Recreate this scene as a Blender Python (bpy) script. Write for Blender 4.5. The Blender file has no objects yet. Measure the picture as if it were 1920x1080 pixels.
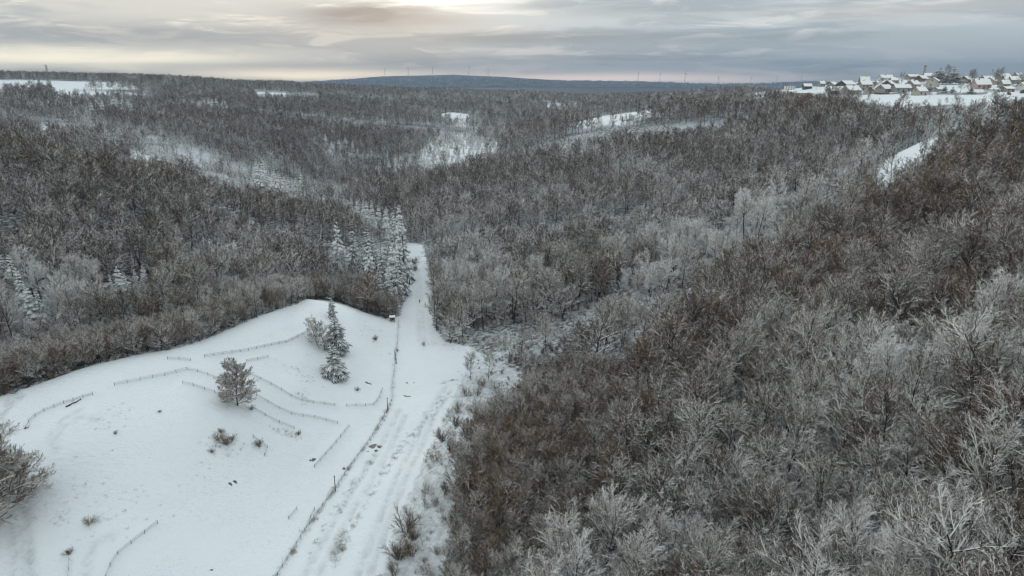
import bpy, math, random
import numpy as np
from mathutils import Vector, Euler, Matrix
R = math.radians
scene = bpy.context.scene
col = scene.collection

# ------------------------------------------------------------------ camera
PITCH = R(17.0); CAMZ = 100.0; F = 1280.0
cam_d = bpy.data.cameras.new('camera'); cam = bpy.data.objects.new('camera', cam_d); col.objects.link(cam)
cam_d.sensor_width = 36; cam_d.lens = 24.0; cam_d.clip_start = 1.0; cam_d.clip_end = 60000
cam.location = (0, 0, CAMZ); cam.rotation_euler = (R(90) - PITCH, 0, 0)
scene.camera = cam

# ------------------------------------------------------------------ node helpers
def nn(nt, t, **kw):
    n = nt.nodes.new(t)
    for k, v in kw.items():
        if k == 'inp':
            for a, b in v.items():
                n.inputs[a].default_value = b
        else:
            setattr(n, k, v)
    return n
def lk(nt, a, b): nt.links.new(a, b)
def mth(nt, op, a, b=None, c=None, clamp=False):
    n = nt.nodes.new('ShaderNodeMath'); n.operation = op; n.use_clamp = clamp
    for i, v in enumerate((a, b, c)):
        if v is None: continue
        if isinstance(v, (int, float)): n.inputs[i].default_value = v
        else: nt.links.new(v, n.inputs[i])
    return n.outputs[0]
def sstep(nt, x, a, b, lo=0.0, hi=1.0):
    n = nt.nodes.new('ShaderNodeMapRange'); n.interpolation_type = 'SMOOTHSTEP'
    nt.links.new(x, n.inputs[0])
    n.inputs[1].default_value = a; n.inputs[2].default_value = b; n.inputs[3].default_value = lo; n.inputs[4].default_value = hi
    return n.outputs[0]
def mixc(nt, f, a, b):
    n = nt.nodes.new('ShaderNodeMix'); n.data_type = 'RGBA'
    if isinstance(f, (int, float)): n.inputs[0].default_value = f
    else: nt.links.new(f, n.inputs[0])
    for i, v in ((6, a), (7, b)):
        if isinstance(v, tuple): n.inputs[i].default_value = (v[0], v[1], v[2], 1)
        else: nt.links.new(v, n.inputs[i])
    return n.outputs[2]
def noise(nt, vec, scale, detail=3, rough=0.55, dist=0.0):
    n = nt.nodes.new('ShaderNodeTexNoise'); n.inputs['Scale'].default_value = scale
    n.inputs['Detail'].default_value = detail; n.inputs['Roughness'].default_value = rough
    n.inputs['Distortion'].default_value = dist
    if vec is not None: nt.links.new(vec, n.inputs['Vector'])
    return n.outputs['Fac']

# ------------------------------------------------------------------ sky (world) and sun
SUN_AZ = R(-7.5); SUN_EL = R(11.0)
world = bpy.data.worlds.new('World'); scene.world = world; world.use_nodes = True
wt = world.node_tree; wt.nodes.clear()
wo = nn(wt, 'ShaderNodeOutputWorld'); bg = nn(wt, 'ShaderNodeBackground'); lk(wt, bg.outputs[0], wo.inputs[0])
tc = nn(wt, 'ShaderNodeTexCoord'); sep = nn(wt, 'ShaderNodeSeparateXYZ'); lk(wt, tc.outputs['Generated'], sep.inputs[0])
dx, dy, dz = sep.outputs
sky = nn(wt, 'ShaderNodeTexSky'); sky.sky_type = 'NISHITA'; sky.sun_disc = False
sky.sun_elevation = SUN_EL; sky.sun_rotation = SUN_AZ; sky.air_density = 1.0; sky.dust_density = 2.0
az = mth(wt, 'ARCTAN2', dx, dy)                       # 0 = straight ahead, + right
azd = mth(wt, 'MULTIPLY', az, 57.2958)
el = mth(wt, 'MULTIPLY', mth(wt, 'ARCSINE', dz), 57.2958)
elc = mth(wt, 'MAXIMUM', el, 0.0)
# clouds live on a flat layer: project the direction on it
den = mth(wt, 'ADD', mth(wt, 'MAXIMUM', dz, 0.0), 0.055)
cx = mth(wt, 'DIVIDE', dx, den); cy = mth(wt, 'DIVIDE', dy, den)
cmb = nn(wt, 'ShaderNodeCombineXYZ'); lk(wt, mth(wt, 'MULTIPLY', cx, 0.55), cmb.inputs[0]); lk(wt, cy, cmb.inputs[1])
n1 = noise(wt, cmb.outputs[0], 0.42, 6, 0.55, 0.4)
cmb2 = nn(wt, 'ShaderNodeCombineXYZ'); lk(wt, mth(wt, 'MULTIPLY', azd, 0.055), cmb2.inputs[0]); lk(wt, mth(wt, 'MULTIPLY', el, 0.52), cmb2.inputs[1]); cmb2.inputs[2].default_value = 4.3
n2 = noise(wt, cmb2.outputs[0], 1.0, 7, 0.58, 0.35)
cmb3 = nn(wt, 'ShaderNodeCombineXYZ'); lk(wt, mth(wt, 'MULTIPLY', azd, 0.16), cmb3.inputs[0]); lk(wt, mth(wt, 'MULTIPLY', el, 1.1), cmb3.inputs[1]); cmb3.inputs[2].default_value = 9.1
n3 = noise(wt, cmb3.outputs[0], 1.0, 6, 0.6, 0.6)
def blob(a0, e0, sa, se, wob=0.0):
    """soft elliptical cloud region in azimuth/elevation degrees"""
    a = mth(wt, 'DIVIDE', mth(wt, 'SUBTRACT', azd, a0), sa)
    e_ = mth(wt, 'SUBTRACT', el, e0)
    if wob: e_ = mth(wt, 'ADD', e_, mth(wt, 'MULTIPLY', mth(wt, 'SUBTRACT', n3, 0.5), wob))
    e_ = mth(wt, 'DIVIDE', e_, se)
    d2 = mth(wt, 'ADD', mth(wt, 'MULTIPLY', a, a), mth(wt, 'MULTIPLY', e_, e_))
    return mth(wt, 'EXPONENT', mth(wt, 'MULTIPLY', d2, -1.0))
# base cloud sheet: grey-blue to the right, warmer to the left
fr = sstep(wt, azd, -30, 12)
base = mixc(wt, fr, (0.68, 0.66, 0.60), (0.56, 0.62, 0.645))
dark = mixc(wt, fr, (0.51, 0.515, 0.495), (0.385, 0.45, 0.48))
lite = mixc(wt, fr, (0.98, 0.91, 0.77), (0.78, 0.79, 0.78))
c = mixc(wt, sstep(wt, n2, 0.45, 0.57), base, dark)
c = mixc(wt, mth(wt, 'MULTIPLY', sstep(wt, n3, 0.50, 0.64), 0.75), c, lite)
# openings and banks seen in the photograph
c = mixc(wt, mth(wt, 'MULTIPLY', blob(-5.5, 6.8, 5.6, 1.2, 2.4), 1.7, clamp=True), c, (1.6, 1.5, 1.3))
c = mixc(wt, mth(wt, 'MULTIPLY', blob(-10, 3.6, 9, 0.45, 1.2), 0.6), c, (0.68, 0.63, 0.57))
c = mixc(wt, mth(wt, 'MULTIPLY', blob(-11.5, 4.7, 5.0, 0.72, 1.8), 1.15, clamp=True), c, (0.29, 0.275, 0.265))
c = mixc(wt, mth(wt, 'MULTIPLY', blob(-7, 4.3, 4.5, 0.5, 1.0), 0.6), c, (0.42, 0.39, 0.37))
c = mixc(wt, mth(wt, 'MULTIPLY', blob(0, 3.1, 9, 0.40, 0.8), 0.85), c, (0.27, 0.30, 0.325))
c = mixc(wt, mth(wt, 'MULTIPLY', blob(-32, 1.2, 13, 0.65, 1.0), 0.9), c, (2.3, 2.05, 1.5))
c = mixc(wt, mth(wt, 'MULTIPLY', blob(-17, 0.35, 9, 0.42, 0.4), 0.95), c, (2.5, 2.1, 1.5))
c = mixc(wt, mth(wt, 'MULTIPLY', blob(7, 0.05, 13, 0.42, 0.3), 0.85), c, (1.9, 1.5, 1.3))
c = mixc(wt, mth(wt, 'MULTIPLY', blob(15, 3.0, 16, 0.55, 1.0), 0.75), c, (0.27, 0.33, 0.36))
c = mixc(wt, mth(wt, 'MULTIPLY', blob(9, 5.2, 7, 0.7, 1.4), 0.7), c, (0.32, 0.37, 0.40))
c = mixc(wt, mth(wt, 'MULTIPLY', blob(8, 1.6, 15, 0.35, 0.6), 0.6), c, (0.29, 0.33, 0.37))
c = mixc(wt, mth(wt, 'MULTIPLY', blob(-27, 3.0, 12, 0.7, 1.2), 0.6), c, (0.34, 0.355, 0.36))
c = mixc(wt, mth(wt, 'MULTIPLY', blob(33, 2.2, 13, 1.0, 0.8), 0.7), c, (0.44, 0.49, 0.52))
c = mixc(wt, mth(wt, 'MULTIPLY', blob(28, 4.6, 9, 0.7, 1.0), 0.55), c, (0.60, 0.56, 0.52))
# overhead the sheet thins to a cool brighter grey
up = sstep(wt, el, 7, 40)
over = mixc(wt, sstep(wt, n1, 0.35, 0.7), (0.64, 0.73, 0.76), (0.84, 0.90, 0.91))
c = mixc(wt, up, c, over)
skyl = nn(wt, 'ShaderNodeVectorMath', operation='SCALE'); lk(wt, sky.outputs[0], skyl.inputs[0]); skyl.inputs['Scale'].default_value = 0.06
tot = mixc(wt, 0.96, skyl.outputs[0], c)
lk(wt, tot, bg.inputs[0]); bg.inputs[1].default_value = 1.0
sun_d = bpy.data.lights.new('sun', 'SUN'); sun_d.energy = 0.5; sun_d.angle = R(14); sun_d.color = (1.0, 0.90, 0.76)
sun = bpy.data.objects.new('sun', sun_d); col.objects.link(sun)
sdir = Vector((math.sin(SUN_AZ) * math.cos(SUN_EL), math.cos(SUN_AZ) * math.cos(SUN_EL), math.sin(SUN_EL)))
sun.rotation_euler = sdir.to_track_quat('Z', 'Y').to_euler()
scene.view_settings.view_transform = 'Standard'; scene.view_settings.look = 'None'
scene.view_settings.exposure = 0.36; scene.view_settings.gamma = 1.0
scene.cycles.max_bounces = 4; scene.cycles.diffuse_bounces = 2; scene.cycles.glossy_bounces = 1
scene.cycles.transmission_bounces = 1; scene.cycles.volume_bounces = 0; scene.cycles.transparent_max_bounces = 4
scene.cycles.use_denoising = True; scene.cycles.denoiser = 'OPENIMAGEDENOISE'; scene.cycles.denoising_input_passes = 'RGB_ALBEDO_NORMAL'; scene.cycles.denoising_prefilter = 'ACCURATE'
scene.cycles.pixel_filter_type = 'BLACKMAN_HARRIS'; scene.cycles.filter_width = 1.3

# ------------------------------------------------------------------ photo geometry -> terrain
CT, ST = math.cos(PITCH), math.sin(PITCH)
def ray(px, py):
    u = (px - 960) / F; v = (540 - py) / F
    return np.array([u, CT + v * ST, -ST + v * CT])
def D(px, py, d, off=0.0):
    r = ray(px, py) * d
    return (r[0], r[1], CAMZ + r[2] - off)
def Z(px, py, z):
    r = ray(px, py); d = (z - CAMZ) / r[2]
    return (r[0] * d, r[1] * d, z)
TH = 16.0
CTRL = [
 # meadow and the valley track
 Z(0,1080,4), Z(0,1250,4), Z(250,1080,2), Z(540,1080,0), Z(720,1080,0), Z(850,1080,2), Z(600,1300,-1), Z(900,1300,6), (-60,20,-1), (-160,20,8),
 Z(100,960,8), Z(220,880,12), Z(400,950,4), Z(560,900,1), Z(650,860,0), Z(760,850,-.5), Z(840,740,-.5), Z(880,660,1),
 Z(0,850,14), Z(0,745,19), Z(150,770,18.5), Z(300,800,17), Z(420,790,14), Z(440,745,15.5), Z(300,720,19.5), Z(160,690,22), Z(330,655,22), Z(480,700,14), Z(480,820,9), Z(560,790,5), Z(640,800,1.5),
 Z(480,595,20), Z(540,640,15), Z(560,720,9.5), Z(600,565,16), Z(600,620,13.5), Z(640,600,12), Z(627,700,6), Z(690,600,7), Z(700,660,3.5), Z(735,600,2.5), Z(735,700,.6), Z(680,760,1.5), Z(740,640,1.2),
 Z(790,590,.5), Z(780,500,1), Z(780,460,1.5), (-62,470,2), (-75,540,3),
 # left wooded hill
 D(0,600,215,TH), D(0,450,270,TH), D(0,330,320,TH), D(0,250,360,12), D(120,280,360,12), D(240,310,365,12), D(360,340,380,12), D(480,372,405,12), D(600,390,440,13),
 D(240,450,290,TH), D(300,560,235,TH), D(450,480,300,TH), D(500,420,360,TH), D(560,480,320,TH), D(690,395,470,TH), D(650,470,380,TH), D(700,540,310,10), (-300,220,48), (-260,110,40), (-380,300,66),
 # side valley behind it and the slope up to the left plateau
 (-360,500,26), (-160,500,3), (-440,540,36), D(150,265,600,6), D(240,296,560,6), D(340,334,540,6), D(480,368,520,8), (-300,455,18), (-210,435,6), (-250,440,10),
 D(300,240,700,TH), D(480,290,680,TH), D(600,300,760,TH), D(620,250,900,TH), D(420,230,830,TH), D(240,200,900,TH), D(60,210,800,TH), D(0,180,1000,TH),
 D(100,156,1300,0), D(0,153,1300,0), D(230,160,1350,2), D(0,148,1900,0), D(400,150,1800,TH), D(600,165,2000,TH), D(400,180,1300,TH), D(520,190,1200,TH),
 (-1800,1500,100), (-1200,700,90), (-2500,3000,100), (-1500,2600,84), (-800,300,85), (-800,0,80),
 # centre: valley beyond, far rolling woods
 D(700,340,700,TH), D(760,300,800,TH), D(720,240,1000,TH), D(800,290,840,4), D(900,262,920,4), D(860,240,1050,TH), D(740,200,1400,TH), D(860,215,1300,1), D(960,225,1200,TH),
 D(1050,192,1600,1), D(940,187,1800,1), D(760,170,2200,TH), D(1000,178,2200,18), D(900,167,2900,20), D(1200,177,2200,20), D(650,158,2500,20), D(800,163,3000,20), D(1100,172,2900,20), D(1350,172,2600,20),
 # right hill: the near spur
 (59,66,42), (82,104,47), D(1920,600,120,TH), D(1920,400,175,TH), D(1920,222,285,18), D(1800,275,280,18), D(1700,322,272,17), D(1560,380,256,TH), D(1420,440,240,TH), D(1250,560,212,TH), D(1100,680,192,10), D(1000,735,180,8), D(880,800,168,7),
 D(1420,700,150,TH), D(1420,1000,108,TH), D(1700,900,100,TH), D(1700,600,150,TH), D(1100,900,148,8), D(1250,800,150,10), D(950,1000,140,6), D(1150,1080,120,7), D(1700,450,215,TH),
 (60,0,40), (0,-60,8), (160,60,80), (300,100,110), (-100,-200,5), (200,-200,90), (380,300,110), (290,330,92), (240,200,84),
 # the gully behind the spur
 (0,192,3), (30,225,9), (66,262,20), (110,300,36), (160,330,51), D(1680,310,340,0), D(1640,350,320,0), (235,375,74), (290,420,86),
 # village slope
 D(880,600,260,10), D(900,480,330,TH), D(830,400,450,TH), D(1000,500,300,TH), D(1100,400,370,TH), D(1250,420,330,TH), D(1400,330,390,TH), D(1550,300,400,TH), D(1300,300,480,TH), D(1100,300,520,TH),
 D(820,325,560,TH), D(930,278,640,TH), D(1050,245,640,TH), D(1060,232,760,2), D(1220,208,760,1), D(1180,225,700,2), D(1350,230,600,TH), D(1330,195,780,TH), D(1500,210,520,TH), D(1700,220,430,TH), D(1850,230,400,TH), D(1900,195,450,1), D(1700,192,500,1), D(1660,180,570,0),
 D(1850,176,560,0), D(1900,150,780,0), D(1700,165,650,0), D(1760,148,800,0), D(1600,168,700,0), D(1500,176,740,0), D(1440,182,760,0), D(1550,162,880,0), D(1650,155,850,0), D(1440,172,950,4),
 (420,900,88), (600,1000,100), (900,700,104), (1500,1500,100), (500,1300,80), (250,1100,60), D(1400,169,1500,TH), D(1280,180,1500,TH), (900,1800,70), (2000,3000,70), (0,3300,30), (900,3300,25), (-800,3500,30),
]
CP = np.array(CTRL, float)
S = 400.0
def tps(r2): return np.where(r2 > 0, 0.5 * r2 * np.log(np.maximum(r2, 1e-12)), 0.0)
P = CP[:, :2] / S; n = len(P)
K = tps(((P[:, None] - P[None]) ** 2).sum(-1)) + np.eye(n) * 0.0006
A = np.zeros((n + 3, n + 3)); A[:n, :n] = K; A[:n, n] = 1; A[:n, n + 1:] = P; A[n, :n] = 1; A[n + 1:, :n] = P.T
bvec = np.zeros(n + 3); bvec[:n] = CP[:, 2]
W = np.linalg.solve(A, bvec)
def rbf(x, y):
    X = np.stack([x.ravel(), y.ravel()], 1) / S; out = np.empty(len(X))
    for i in range(0, len(X), 20000):
        q = X[i:i + 20000]
        out[i:i + 20000] = tps(((q[:, None] - P[None]) ** 2).sum(-1)) @ W[:n] + W[n] + q @ W[n + 1:]
    return out.reshape(x.shape)
def snoise(x, y, s, seed):
    rs = np.random.RandomState(seed); o = 0
    for k in range(7):
        a = rs.uniform(0, 6.283); f = rs.uniform(.6, 1.6) / s
        o = o + np.sin((x * math.cos(a) + y * math.sin(a)) * f * 6.283 + rs.uniform(0, 6.283))
    return o / 7.0
def crest(az):      # elevation (tan) of the blue ridge against azimuth tan
    px = np.array([300, 560, 640, 720, 850, 950, 1000, 1060, 1200, 1260, 1330, 1420, 1500, 1600, 1900])
    py = np.array([158, 156, 151, 144.5, 141.5, 146, 149.5, 152.5, 154.5, 157, 161, 160, 155, 156, 158])
    t = np.array([ray(a, b)[2] / ray(a, b)[1] for a, b in zip(px, py)])
    return np.interp(az * F / 1.0, px - 960.0, t) + 3.2 / F
def height(x, y):
    h = rbf(x, y)
    far = np.clip((y - 3000) / 1500, 0, 1); far = far * far * (3 - 2 * far)
    h = h * (1 - far) + (8 - 30 * np.clip((y - 4500) / 4000, 0, 1)) * far
    h = h + snoise(x, y, 420, 3) * 7 * np.clip((y - 900) / 1500, 0, 1) * (1 - far)
    h = h + snoise(x, y, 45, 5) * 0.9 * np.clip((y - 250) / 100, 0, 1)
    h = h + snoise(x, y, 14, 6) * 0.14 + snoise(x, y, 5, 8) * 0.045
    yy = np.maximum(y, 1); d = np.sqrt(x * x + y * y)
    top = CAMZ + crest(x / yy * (CT + .3 * ST)) * 13000
    b = np.clip((y - 10200) / 2800, 0, 1); b = b * b * (3 - 2 * b)
    b2 = 1 - np.clip((y - 13400) / 3000, 0, 1) * 0.5
    h = h + b * b2 * (top + 22 - 18 + snoise(x, y, 900, 9) * 4)
    return h
LIMG = np.array([(-600,140),(0,141),(100,143),(240,146),(400,149),(500,154),(600,159),(640,164),(760,170),(900,173),(1000,176),(1080,185),(1160,183),(1240,176),(1300,171),(1400,168),(1440,176),(1500,182),(2600,186)], float)
def clampsky(x, y, h):
    d = np.maximum(y, 1) * 1.0; pxx = 960 + F * x / np.maximum(d * 1.04, 1)
    lim = np.interp(pxx, LIMG[:, 0], LIMG[:, 1]); v = (540 - lim) / F; top = CAMZ + d * (-ST + v * CT) / (CT + v * ST) - 2
    over = h - top; k = ((y > 900) & (y < 5000) & ~((pxx > 1400) & (y < 1500))).astype(float)
    return h - k * np.where(over > 0, over, 0)
def axis(lo, fine, hi, st, g):
    a = [0.0]
    s_ = st
    while a[-1] < hi:
        if a[-1] > fine: s_ *= g
        a.append(a[-1] + s_)
    return np.array(a)
yp = axis(0, 290, 16000, .9, 1.022); ys = np.concatenate([np.arange(-320, 0, 8.0), yp])
xp = axis(0, 145, 14500, .95, 1.028); xs = np.concatenate([-xp[:0:-1], xp])
GX, GY = np.meshgrid(xs, ys)
GH = height(GX, GY); GH = clampsky(GX, GY, GH)
def hz(x, y):
    x = np.asarray(x, float); y = np.asarray(y, float)
    i = np.clip(np.searchsorted(xs, x) - 1, 0, len(xs) - 2); j = np.clip(np.searchsorted(ys, y) - 1, 0, len(ys) - 2)
    fx = (x - xs[i]) / (xs[i + 1] - xs[i]); fy = (y - ys[j]) / (ys[j + 1] - ys[j])
    return (GH[j, i] * (1 - fx) + GH[j, i + 1] * fx) * (1 - fy) + (GH[j + 1, i] * (1 - fx) + GH[j + 1, i + 1] * fx) * fy
TT = np.concatenate([np.arange(40, 400, .5), 400 * 1.003 ** np.arange(0, 1240)])
def G(px, py, maxd=9000, off=0.0, mind=0):
    """ground point seen at a pixel of the 1920x1080 photograph"""
    r = ray(px, py); t = TT[(TT < maxd) & (TT > mind)]
    gap = CAMZ + r[2] * t - off - hz(r[0] * t, r[1] * t)
    k = np.argmax(gap < 0)
    if gap[k] >= 0: k = len(t) - 1
    x, y = r[0] * t[k], r[1] * t[k]
    return float(x), float(y), float(hz(x, y))
def PJ(x, y, z):     # world -> photo pixel
    dxx, dyy, dzz = x, y, z - CAMZ
    f = dyy * CT - dzz * ST; u = dyy * ST + dzz * CT
    f = np.maximum(f, 1e-3)
    return 960 + F * dxx / f, 540 - F * u / f, f
def dline(x, y, L):
    d = np.full(np.shape(x), 1e9)
    for (a, b), (c_, e) in zip(L[:-1], L[1:]):
        t = np.clip(((x - a) * (c_ - a) + (y - b) * (e - b)) / ((c_ - a) ** 2 + (e - b) ** 2), 0, 1)
        d = np.minimum(d, np.hypot(x - a - t * (c_ - a), y - b - t * (e - b)))
    return d
BANKS = [([(440,690),(470,703),(520,728),(552,748),(580,757),(628,762)],.5),([(415,742),(460,733),(520,765),(545,778),(590,785),(633,795)],.5),([(472,766),(510,788),(552,806)],.6),([(215,725),(310,706),(355,694),(410,712)],.4),
 ([(343,721),(380,730),(415,744),(443,762)],.4),([(49,805),(75,775),(110,762),(174,741)],.4),([(384,671),(480,656),(578,624)],.4),([(190,1110),(212,1050),(240,1025),(296,985)],.4),([(650,764),(700,762),(717,730)],.3),([(590,877),(655,802)],.3)]
RUTS = [([(-60,700),(40,745),(8,775),(2,820),(14,870),(40,930),(52,1000),(62,1100)],2.0),([(20,745),(-8,790),(-4,850),(10,900)],1.6),([(100,830),(120,800),(150,785),(185,790)],1.2),([(105,850),(95,820),(115,790),(150,772)],1.2),([(160,1100),(165,1050),(180,1020),(215,1010)],1.2),([(20,1100),(30,1040),(22,985)],1.6),([(55,1100),(50,1040),(38,985)],1.6),
 ([(690,1090),(740,960),(775,870),(815,780),(845,735)],1.8),([(670,1090),(722,955),(760,865),(800,780),(838,725)],1.8),([(595,1090),(640,1000),(700,900),(740,830),(760,780)],1.4),([(570,1090),(620,995),(680,895),(722,825),(750,770)],1.4),([(797,640),(793,600),(790,560),(786,520),(781,480)],1.0),([(788,640),(785,600),(783,560),(780,520),(776,480)],1.0)]
kk_ = (GY > 60) & (GY < 480) & (np.abs(GX) < 260)
def carve(items, fn):
    gx_, gy_ = GX[kk_], GY[kk_]; add = np.zeros(gx_.shape)
    for pts, a_ in items: add += fn(dline(gx_, gy_, [G(p, q)[:2] for p, q in pts]), a_)
    return add
add_ = carve(BANKS, lambda d, a_: a_ * np.exp(-(d / 1.3) ** 2) - .55 * a_ * np.exp(-((d - 3.2) / 1.8) ** 2)) + carve(RUTS, lambda d, a_: -.26 * a_ * np.exp(-(d / .8) ** 2) + .10 * a_ * np.exp(-((d - 1.6) / .7) ** 2))
GH[kk_] += add_
def inpoly(x, y, poly):
    x = np.asarray(x); y = np.asarray(y); c_ = np.zeros(x.shape, bool); m = len(poly)
    for i in range(m):
        x0, y0 = poly[i][:2]; x1, y1 = poly[(i + 1) % m][:2]
        if y0 == y1: continue
        c_ ^= ((y0 > y) != (y1 > y)) & (x < (x1 - x0) * (y - y0) / (y1 - y0) + x0)
    return c_
def wpoly(pts, **kw): return [G(a, b, **kw)[:2] for a, b in pts]
MEADOW = wpoly([(-400,900),(-200,800),(0,745),(60,725),(160,690),(250,668),(330,655),(420,622),(480,597),(560,570),(600,562),(640,568),(680,585),(730,599),(750,592),(757,545),(759,505),(762,455),(792,459),(806,505),(812,565),(812,612),(835,640),(885,652),(880,680),(855,735),(830,790),(800,850),(780,900),(745,980),(715,1080),(640,1500),(-900,1500)])
SCRUB = wpoly([(885,652),(940,680),(1010,712),(965,748),(900,790),(875,830),(855,900),(850,980),(835,1080),(800,1500),(640,1500),(715,1080),(745,980),(780,900),(800,850),(830,790),(855,735),(880,680)])
OPEN = [wpoly(p) for p in (
 [(1630,360),(1658,306),(1696,276),(1756,264),(1740,292),(1700,330),(1662,356)],
 [(900,790),(960,742),(985,736),(955,775),(905,800)],
 [(-200,176),(-200,147),(0,150),(120,152),(240,157),(250,168),(100,172)],
 [(100,190),(110,170),(250,175),(320,182),(330,190),(200,194)],
 [(1050,236),(1130,216),(1235,203),(1238,218),(1180,232),(1100,242)],
 [(815,218),(840,211),(880,215),(880,236),(840,232)],
 [(1010,194),(1080,193),(1090,208),(1020,208)],
 [(920,187),(960,188),(960,198),(925,197)],
 [(470,172),(600,176),(600,190),(480,190)],
 [(1380,186),(1440,182),(1440,200),(1340,205)],
 [(200,262),(250,285),(300,300),(280,318),(190,290)],
 [(50,235),(140,240),(150,262),(70,262)],
)]
FIELD = wpoly([(1440,182),(1560,184),(1640,196),(1700,205),(1780,196),(1850,203),(1920,200),(2100,205)]) + [(900,700),(900,1300),(300,1300),(255,900)]
PLANT = wpoly([(795,275),(830,258),(870,251),(940,266),(940,290),(900,322),(860,340),(800,335),(790,310)], mind=600)

# ------------------------------------------------------------------ tagging and mesh helpers
def tag(o, label=None, cat=None, group=None, kind=None):
    if label: o['label'] = label
    if cat: o['category'] = cat
    if group: o['group'] = group
    if kind: o['kind'] = kind
    return o
def empty(name, loc=(0, 0, 0), rz=0, label=None, cat=None, group=None):
    o = bpy.data.objects.new(name, None); col.objects.link(o); o.location = loc; o.rotation_euler = (0, 0, rz); o.empty_display_size = 0.5
    return tag(o, label, cat, group)
def mesh_np(name, verts, faces, mats=None, midx=None, smooth=False):
    """faces: (n,k) int array (k = 3 or 4)"""
    me = bpy.data.meshes.new(name); verts = np.asarray(verts, np.float32); faces = np.asarray(faces, np.int32)
    nf, k = faces.shape
    me.vertices.add(len(verts)); me.vertices.foreach_set('co', verts.ravel())
    me.loops.add(nf * k); me.loops.foreach_set('vertex_index', faces.ravel())
    me.polygons.add(nf); me.polygons.foreach_set('loop_start', np.arange(0, nf * k, k, dtype=np.int32))
    try: me.polygons.foreach_set('loop_total', np.full(nf, k, np.int32))
    except Exception: pass
    if midx is not None: me.polygons.foreach_set('material_index', np.asarray(midx, np.int32))
    me.polygons.foreach_set('use_smooth', np.full(nf, smooth, bool))
    me.update(calc_edges=True); me.validate()
    for m in (mats or []): me.materials.append(m)
    return me
def obj(name, me, parent=None, loc=None):
    o = bpy.data.objects.new(name, me); col.objects.link(o)
    if parent is not None: o.parent = parent
    if loc is not None: o.location = loc
    return o
class MB:
    """collects polygons for one mesh"""
    def __init__(s): s.v = []; s.f = []; s.m = []
    def add(s, vs, fs, m=0):
        b = len(s.v); s.v += [tuple(q) for q in vs]; s.f += [tuple(i + b for i in q) for q in fs]; s.m += [m] * len(fs)
    def box(s, c, d, rz=0, m=0, M=None):
        hx, hy, hz_ = d[0] / 2, d[1] / 2, d[2] / 2
        vs = [Vector((a * hx, b * hy, e * hz_)) for a in (-1, 1) for b in (-1, 1) for e in (-1, 1)]
        rot = Matrix.Rotation(rz, 3, 'Z')
        vs = [rot @ q + Vector(c) for q in vs]
        if M is not None: vs = [M @ q for q in vs]
        s.add(vs, [(0, 1, 3, 2), (4, 6, 7, 5), (0, 4, 5, 1), (2, 3, 7, 6), (0, 2, 6, 4), (1, 5, 7, 3)], m)
    def tube(s, p0, p1, r0, r1, n_=6, m=0, cap=True):
        p0 = Vector(p0); p1 = Vector(p1); d = (p1 - p0).normalized()
        a = d.orthogonal().normalized(); b = d.cross(a)
        vs = []
        for p, r in ((p0, r0), (p1, r1)):
            for i in range(n_):
                t = 2 * math.pi * i / n_; vs.append(p + a * math.cos(t) * r + b * math.sin(t) * r)
        fs = [(i, (i + 1) % n_, n_ + (i + 1) % n_, n_ + i) for i in range(n_)]
        if cap: fs += [tuple(range(n_ - 1, -1, -1)), tuple(range(n_, 2 * n_))]
        s.add(vs, fs, m)
    def prism(s, poly, p0, ax, dpt, m=0):
        """poly: list of points, extruded along ax by dpt"""
        k = len(poly); ax = Vector(ax)
        vs = [Vector(q) for q in poly] + [Vector(q) + ax * dpt for q in poly]
        vs = [q + Vector(p0) for q in vs]
        s.add(vs, [tuple(range(k - 1, -1, -1)), tuple(range(k, 2 * k))] + [(i, (i + 1) % k, k + (i + 1) % k, k + i) for i in range(k)], m)
    def mesh(s, name, mats, smooth=False):
        me = bpy.data.meshes.new(name); me.from_pydata([tuple(q) for q in s.v], [], s.f)
        for m in mats: me.materials.append(m)
        me.polygons.foreach_set('material_index', s.m)
        me.polygons.foreach_set('use_smooth', [smooth] * len(s.f)); me.update()
        return me
    def build(s, name, mats, parent=None, loc=None, smooth=False):
        return obj(name, s.mesh(name, mats if isinstance(mats, (list, tuple)) else [mats], smooth), parent, loc)

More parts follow.
